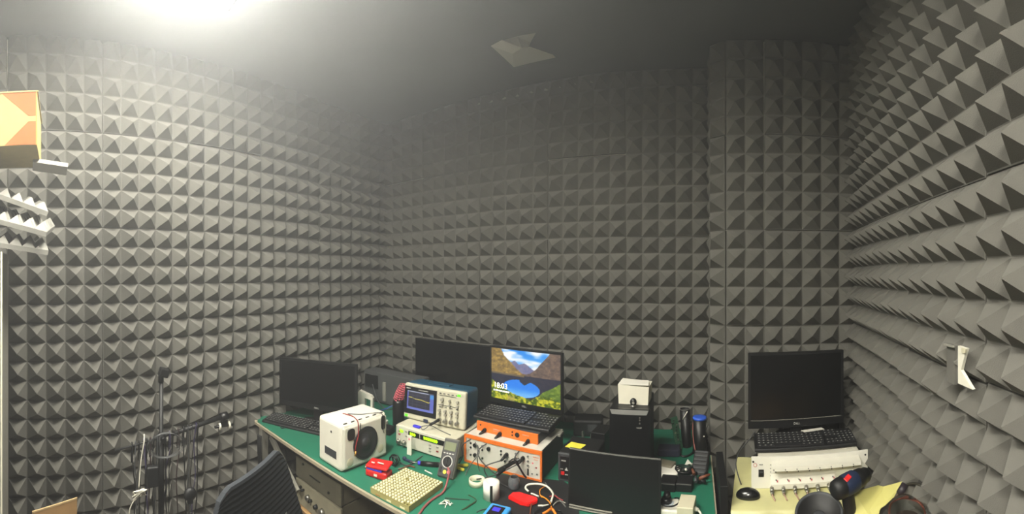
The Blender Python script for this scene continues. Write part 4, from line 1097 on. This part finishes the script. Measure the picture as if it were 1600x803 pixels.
# cordless drill
c0 = W(1312, 763, 1.27); c1 = W(1346, 745, 1.33)
t = thing('cordless_drill', 'navy and black cordless drill with a red patch, standing upright', 'drill', (c0.x, c0.y, SZ))
def L(p): return Vector(p)-Vector((c0.x, c0.y, SZ))
ax = (c1-c0).normalized()
A = L(c0); B = L(c1)
g = G(); g.lathe([(0,-.028),(.018,-.027),(.029,-.018),(.032,0),(.032,.012)], A, ax, seg=28); g.obj('motor_cap', black_m, t)
g = G(); g.lathe([(.032,.012),(.034,.02),(.034,.060),(.029,.068)], A, ax, seg=28); g.obj('body', navy, t)
g = G(); g.lathe([(.028,.068),(.030,.075),(.029,.092),(.025,.096),(.024,.112),(.019,.122),(.007,.124),(0,.118)], A, ax, seg=28); g.obj('chuck', black, t)
g = G(); s0 = A + ax*.034 + Vector((-.008,-.017,.028)); g.box(s0-Vector((.012,.008,.004)), s0+Vector((.012,.008,.004)), rot=(R(30),R(-20),R(25)), bev=.002); g.obj('red_patch', red, t)
g = G(); hb = A+ax*.03
g.tube([hb+Vector((0,0,-.02)), hb+Vector((.01,.0,-.08)), hb+Vector((.014,-.002,-.115))], .021, seg=14); g.obj('handle', black_m, t)
g = G(); q = hb+Vector((.014,0,0)); g.box((q.x-.028,q.y-.04,0),(q.x+.028,q.y+.04,q.z-.105 if q.z > .15 else .06), bev=.008); g.obj('battery', black, t)
# black bowl-like dish
t = thing('black_dish', 'round black dish lying in front of the white rack unit', 'dish', W(1280, 803, 1.27), rot=(R(-28),R(6),0))
t.rotation_euler = (R(20), R(-6), 0)
g = G(); g.lathe([(0,-.024),(.03,-.022),(.055,-.010),(.070,.006),(.073,.008),(.075,.004),(.06,-.016),(.032,-.029),(0,-.031)], seg=48); g.obj('bowl', mat('scuffed_black', (24,24,24), .55, var=.2), t)
g = G(); g.lathe([(.068,.005),(.0735,.0105),(.077,.007),(.072,.002),(.068,.005)], seg=48); g.obj('rim', dgrey, t)
g = G(); g.lathe([(0,-.018),(.018,-.018),(.020,-.008),(.014,-.006),(0,-.006)], seg=30); g.obj('hub', dgrey, t)
g = G(); g.box((-.03,-.03,-.045),(.03,.03,-.031), bev=.004); g.obj('foot', black, t)
# yellow folder
g = G()
def Y(px,py,rho): return W(px,py,rho)
q = [Y(1318,815,1.26), Y(1334,768,1.33), Y(1372,758,1.37), Y(1380,760,1.37), Y(1410,752,1.36), Y(1396,778,1.32), Y(1364,815,1.26)]
n_ = Vector((.6,.6,-.5)).normalized()*.002
g.add(q+[p+n_ for p in q], [tuple(range(7)), tuple(range(13,6,-1))]+[(i,(i+1)%7,7+(i+1)%7,7+i) for i in range(7)])
solo('yellow_folder', g, mat('pale_yellow_folder', (200,194,116), .6), 'pale yellow folder propped against the right wall', 'folder')
t = thing('black_connector', 'black connector and cable beside the yellow folder', 'connector', W(1411,764,1.34))
b0 = Vector(t.location)
g = G(); g.cyl(W(1414,757,1.35)-b0, W(1405,772,1.33)-b0, .013,.012, seg=12); g.obj('plug_body', mat('dark_violet_plastic', (44,38,44), .4), t)
g = G(); g.tube([W(1415,758,1.35)-b0, W(1424,755,1.33)-b0, W(1436,757,1.30)-b0, W(1450,766,1.28)-b0, W(1464,779,1.25)-b0, W(1476,789,1.22)-b0, W(1480,803,1.20)-b0, W(1482,830,1.18)-b0], .0042, seg=8); g.obj('lead', mat('dark_olive_cable', (52,50,42), .5), t)
# clear bag with a copper ring
t = thing('clear_bag', 'clear plastic bag holding a copper coloured ring, bottom right', 'bag', W(1412, 815, 1.17))
g = G(); g.sphere((0,0,-.0),.085,(1.0,.7,.80), seg=28, rings=18)
for v in g.bm.verts: v.co += Vector((.006*math.sin(v.co.z*90), .004*math.sin(v.co.x*80), .005*math.sin(v.co.x*70+v.co.y*50)))
g.obj('film', clear, t)
g = G(); g.lathe([(.052,-.003),(.055,0),(.052,.003),(.049,0),(.052,-.003)], (.012,0,.022), (0,-.25,1), seg=40); g.obj('copper_ring', mat('copper_ring', (132,72,56), .35, .5), t)
g = G(); g.lathe([(.0,-.02),(.04,-.02),(.045,.0),(.04,.004),(.0,.004)], (.012,0,.0), seg=30); g.obj('inner_coil', mat('dim_brown', (84,66,56), .6), t)

# ------------------------------------------------------------------ office chair
t = thing('office_chair', 'dark grey ribbed mesh office chair, cut by the bottom edge', 'chair', (-1.25, .42, 0))
o0 = Vector((-1.25,.42,0))
g = G()
TL, TR = Vector((-.955,.410,1.078)), Vector((-1.085,.675,1.100)); BL, BR = Vector((-.955,.335,.60)), Vector((-1.12,.86,.60))
nr, nc = 60, 16
nrm = Vector((.88,.48,0))
vs = []
for j in range(nr+1):
    v = j/nr
    for i in range(nc+1):
        u = i/nc
        p = (BL.lerp(BR,u)).lerp(TL.lerp(TR,u), v)
        cr = 1-(2*u-1)**2
        p = p - nrm*(.015*(1-cr))  + nrm*.002*(j % 2)
        ed = min(u,1-u)
        if v > .88: p.z -= .012*max(0,(v-.88)/.12)*(max(0,.12-ed)/.12)**1.5*2
        vs.append(p-o0)
fs = [(j*(nc+1)+i, j*(nc+1)+i+1, (j+1)*(nc+1)+i+1, (j+1)*(nc+1)+i) for j in range(nr) for i in range(nc)]
N = len(vs)
g.add(vs+[p-nrm*.014 for p in vs], fs+[tuple(N+k for k in f[::-1]) for f in fs]
      +[(i, N+i, N+i+1, i+1) for i in range(nc)]+[(nr*(nc+1)+i, nr*(nc+1)+i+1, N+nr*(nc+1)+i+1, N+nr*(nc+1)+i) for i in range(nc)]
      +[(j*(nc+1), (j+1)*(nc+1), N+(j+1)*(nc+1), N+j*(nc+1)) for j in range(nr)]+[(j*(nc+1)+nc, N+j*(nc+1)+nc, N+(j+1)*(nc+1)+nc, (j+1)*(nc+1)+nc) for j in range(nr)])
g.obj('backrest', fabric, t)
g = G(); g.tube([v-o0+nrm*.006 for v in (BR.lerp(BL,.1)+Vector((0,0,.02)), Vector((-1.10,.70,.78)), Vector((-1.085,.66,.9)))], .012, seg=8); g.obj('back_support', grey, t)
g = G(); g.box((-.24,-.22,.42),(.16,.22,.49), bev=.03); g.obj('seat', fabric, t)
g = G(); g.cyl((-.04,0,.10),(-.04,0,.42),.028); g.obj('gas_post', black, t)
g = G(); g.box((.10,-.03,.42),(.24,.03,.62), rot=(0,R(-8),R(28))); g.obj('back_bar', black, t)
for k in range(5):
    a_ = 2*PI*k/5
    g = G(); g.tube([(-.04,0,.10),(-.04+.15*math.cos(a_),.15*math.sin(a_),.09),(-.04+.27*math.cos(a_),.27*math.sin(a_),.065)],.018,seg=8); lg = g.obj('leg', black, t)
    g = G(); g.cyl((-.04+.27*math.cos(a_),.27*math.sin(a_)-.01,.027),(-.04+.27*math.cos(a_),.27*math.sin(a_)+.01,.027),.026); g.obj('caster', black_m, lg)

# ------------------------------------------------------------------ boom stand with hanging cables
pp = Vector((-1.793,.455,0)); JZ = .898
t = thing('boom_stand', 'black microphone boom stand draped with cables before the left wall', 'stand', pp)
g = G(); g.cyl((0,0,.10),(0,0,1.17),.0095); g.obj('pole', black_m, t)
g = G(); g.cyl((0,0,.55),(0,0,.90),.014); g.obj('outer_tube', black_m, t)
g = G(); g.cyl((0,-.002,1.15),(0,.0,1.20),.013); g.box((-.016,-.012,1.175),(.02,.035,1.215), bev=.006, rot=(R(-18),0,0)); g.obj('mount_head', black, t)
b0 = Vector((-1.764,.238,.868))-pp; b1 = Vector((-1.862,.79,.932))-pp
g = G(); g.cyl(b0, b0.lerp(b1,.55), .005); g.cyl(b0.lerp(b1,.5), b1, .0105); g.obj('boom_arm', black_m, t)
g = G(); g.sphere(b0.lerp(b1,.4),.022,(1,1,1.2)); g.cyl(b0.lerp(b1,.4)+Vector((.0,0,0)), b0.lerp(b1,.4)+Vector((.045,.0,0)),.012); g.obj('swivel_joint', black, t)
g = G(); g.cyl(b1+Vector((0,-.012,-.005)), b1+Vector((0,.026,.004)),.022,.019); g.box(b1+Vector((-.01,-.012,-.05)), b1+Vector((.01,.024,0)), bev=.004); g.obj('end_clamp', black, t)
for s_ in (-1,1):
    g = G(); c = b1+Vector((.004,.006+s_*.026,-.046)); g.lathe([(.008,-.004),(.018,-.004),(.018,.004),(.008,.004)], c, (0,1,0), seg=20); g.obj('white_ring', whitewire, t)
g = G(); g.cyl(b1+Vector((.004,-.045,-.046)), b1+Vector((.004,.055,-.046)),.007); g.obj('clamp_bolt', black, t)
for k in range(3):
    a_ = 2*PI*k/3+.5
    g = G(); g.cyl((0,0,.20),(.26*math.cos(a_),.26*math.sin(a_),.01),.009); g.obj('leg', black_m, t)
rdx = random.Random(17)
boomp = lambda f: b0.lerp(b1,f)+pp
cabm = [black_m, dgrey, black_m, violetwire, black_m, mat('brown_black_cable',(48,34,34),.6)]
spots_ = [.14,.17,.20,.24,.27,.30,.33,.36,.42,.47,.50,.55,.60,.64,.68,.72,.74]
for k, f in enumerate(spots_):
    p = boomp(f)+Vector((.012,0,.010)); q = []
    ln = rdx.uniform(.45,.62) if f > .2 else .55
    dx = rdx.uniform(-.01,.02); dy = rdx.uniform(-.02,.02)
    q.append(p+Vector((-.026,0,-.09))); q.append(p+Vector((-.014,0,-.004))); q.append(p)
    for m_ in range(1,7):
        q.append(p+Vector((dx*m_/3+rdx.uniform(-.006,.006), dy*m_/3+rdx.uniform(-.007,.007), -ln*m_/6)))
    g = G(); g.tube(q, rdx.choice([.0022,.0028,.0034]))
    solo('hanging_cable', g, cabm[k % 6], 'thin dark cable hanging among others from the boom arm', 'cable', 'dark cables hanging from the boom arm')
t = thing('cable_loops', 'large loose grey cable loops around the stand joint', 'cable', pp+Vector((.02,0,JZ-.02)))
for k in range(5):
    g = G(); ry = .065+.006*k; g.tube([(.015+.004*k, (ry)*math.cos(a*.6+.3*k)+.01, .055*math.sin(a*.6+.3*k)+.0) for a in range(11)], .0012); g.obj('loop', grey if k == 2 else dgrey, t)
g = G(); g.box((-.015,-.028,0),(.015,.028,.09), bev=.008)
o = solo('hanging_adapter', g, black_m, 'black adapter box hanging among the cables on the stand', 'adapter'); o.location = W(238,760,1.76)
g = G(); g.sphere((0,0,.0),.03,(.6,1,1.0), seg=14, rings=8); g.box((-.01,-.012,-.04),(.01,.012,.0), bev=.003)
o = solo('hanging_splitter', g, black_m, 'round black splitter hanging right of the stand pole', 'splitter'); o.location = W(297,772,1.80)
g = G(); q = boomp(.30)
g.tube([W(226,687,1.76)+Vector((-.01,0,.02)), W(225,691,1.75), W(221,715,1.75), W(219,735,1.75), W(217,762,1.75)], .0028)
g.tube([W(212,778,1.75), W(205,790,1.75), W(202,803,1.75), W(202,830,1.75)], .0028)
solo('white_cable', g, whitewire, 'white cable hanging from the boom arm over the dark cables', 'cable')
t = thing('white_cable_bundle', 'knotted bundle of white cable below the boom arm', 'cable', W(218,770,1.74))
for k in range(8):
    g = G(); a_ = k*.8; g.tube([(0,.03*math.cos(a_),-.012+.022*math.sin(a_*1.3)), (.012,.0+.006*k-.02,.014), (.004,-.032*math.cos(a_+.6),.018*math.sin(a_)), (-.004,.01,-.014)], .0023); g.obj('strand', whitewire, t)

# ------------------------------------------------------------------ left edge: cabinet, foam offcuts, carton
t = thing('tall_cabinet', 'tall grey cabinet at the far left edge of the photo', 'cabinet', (-1.75, -.50, 0))
g = G(); g.box((-.06,-.32,0),(.25,.262,1.735), bev=.004); g.obj('body', grey_l, t)
g = G(); g.box((.25,-.30,.03),(.262,.262,1.72), bev=.002); dr_ = g.obj('door', mat('pale_cabinet_door', (190,188,178), .5), t)
g = G(); g.cyl((.275,.15,.9),(.275,.15,1.05),.006); g.cyl((.262,.15,.91),(.275,.15,.91),.004); g.cyl((.262,.15,1.04),(.275,.15,1.04),.004); g.obj('handle', metal, dr_)
foam_s = mat('offcut_foam', (0.24,0.235,0.21), .95, var=.1, scale=20, bump=.3, lin=True)
def foam_sheet(loc, rot, nx, ny, label, pitch=.05, hp=.03):
    g = G(); th = .018
    Wx, Wy = nx*pitch, ny*pitch
    g.box((-Wx/2,-Wy/2,0),(Wx/2,Wy/2,th))
    for i in range(nx):
        for j in range(ny):
            x0_ = -Wx/2+i*pitch; y0_ = -Wy/2+j*pitch
            g.add([(x0_,y0_,th),(x0_+pitch,y0_,th),(x0_+pitch,y0_+pitch,th),(x0_,y0_+pitch,th),(x0_+pitch/2,y0_+pitch/2,th+hp)],[(0,1,4),(1,2,4),(2,3,4),(3,0,4)])
    o = solo('foam_sheet', g, foam_s, label, 'foam sheet'); o.location = loc; o.rotation_euler = rot
    return o
foam_sheet((-1.62,-0.28,1.775), (R(-9),R(10),R(4)), 5, 9, 'lowest loose pyramid foam sheet on the cabinet')
foam_sheet((-1.60,-0.26,1.870), (R(-16),R(12),R(-6)), 5, 9, 'second loose foam sheet from the bottom on the cabinet')
foam_sheet((-1.61,-0.28,1.965), (R(-19),R(12),R(8)), 5, 9, 'topmost sagging foam sheet under the printed carton')
g = G(); g.box((-.03,-.07,0),(.03,.07,.018))
o = solo('foam_offcut', g, mat('pale_foam_edge', (0.36,0.35,0.31), .95, lin=True), 'pale foam strip poking out beside the printed carton', 'foam piece'); o.location = (-1.62,-.045,2.07); o.rotation_euler = (R(-9),R(-20),R(4))
t = thing('printed_carton', 'yellow and orange printed carton on the foam stack, upper left', 'carton', (-1.42,-.50,2.102), R(0))
kraft = mat('pale_yellow_carton', (160,144,88), .7, var=.05); orp = mat('orange_print', (172,84,26), .7, var=.05)
g = G(); g.box((-.30,-.2,0),(0,.415,.19), bev=.002); g.obj('body', kraft, t)
def tri(pts): 
    g = G(); g.prism(pts, .0, .0012, axis='x'); g.obj('printed_triangle', orp, t)
tri([(.412,.187),(.412,.105),(.385,.105),(.29,.187)]); tri([(.412,.003),(.412,.085),(.385,.085),(.30,.003)])
g = G(); g.box((-.305,-.2,.188),(.003,.42,.1925)); g.obj('top_flap', kraft, t)
g = G(); g.box((-.0,.411,.0),(.002,.416,.19)); g.obj('corner_crease', mat('carton_crease', (190,130,60), .7), t)
q0 = Vector((-1.596,-.115,0)); q1 = Vector((-1.699,.066,0)); dv = q1-q0
t = thing('cardboard_box', 'open brown cardboard box in the bottom left corner', 'box', q0, math.atan2(dv.y, dv.x))
cw = dv.length
g = G(); g.box((0,-.003,0),(cw,0,.705)); g.box((0,-.003,0),(cw,.25,.004)); g.box((0,0,0),(.003,.25,.45)); g.box((cw-.003,0,0),(cw,.25,.45)); g.box((0,.247,0),(cw,.25,.45)); g.obj('sides', card, t)
g = G(); g.box((0,-.004,.700),(cw,.001,.7065)); g.obj('torn_edge', mat('pale_card_edge', (188,160,116), .8), t)

# door frame strip at the very left edge
g = G(); g.box((-1.492,-.223,.0),(-1.475,-.218,1.73)); struct('trim_2', g, white_c)

# small printed marks and rows of tiny keys stay joined: too small to pick apart
for o in bpy.data.objects:
    if o.parent is not None and o.name.split('.')[0] in ('top_slots','panel_lettering','push_buttons','panel_lines','panel_marks','white_marks','date_line','lower_strip','body_marks'):
        o['kind'] = 'stuff'
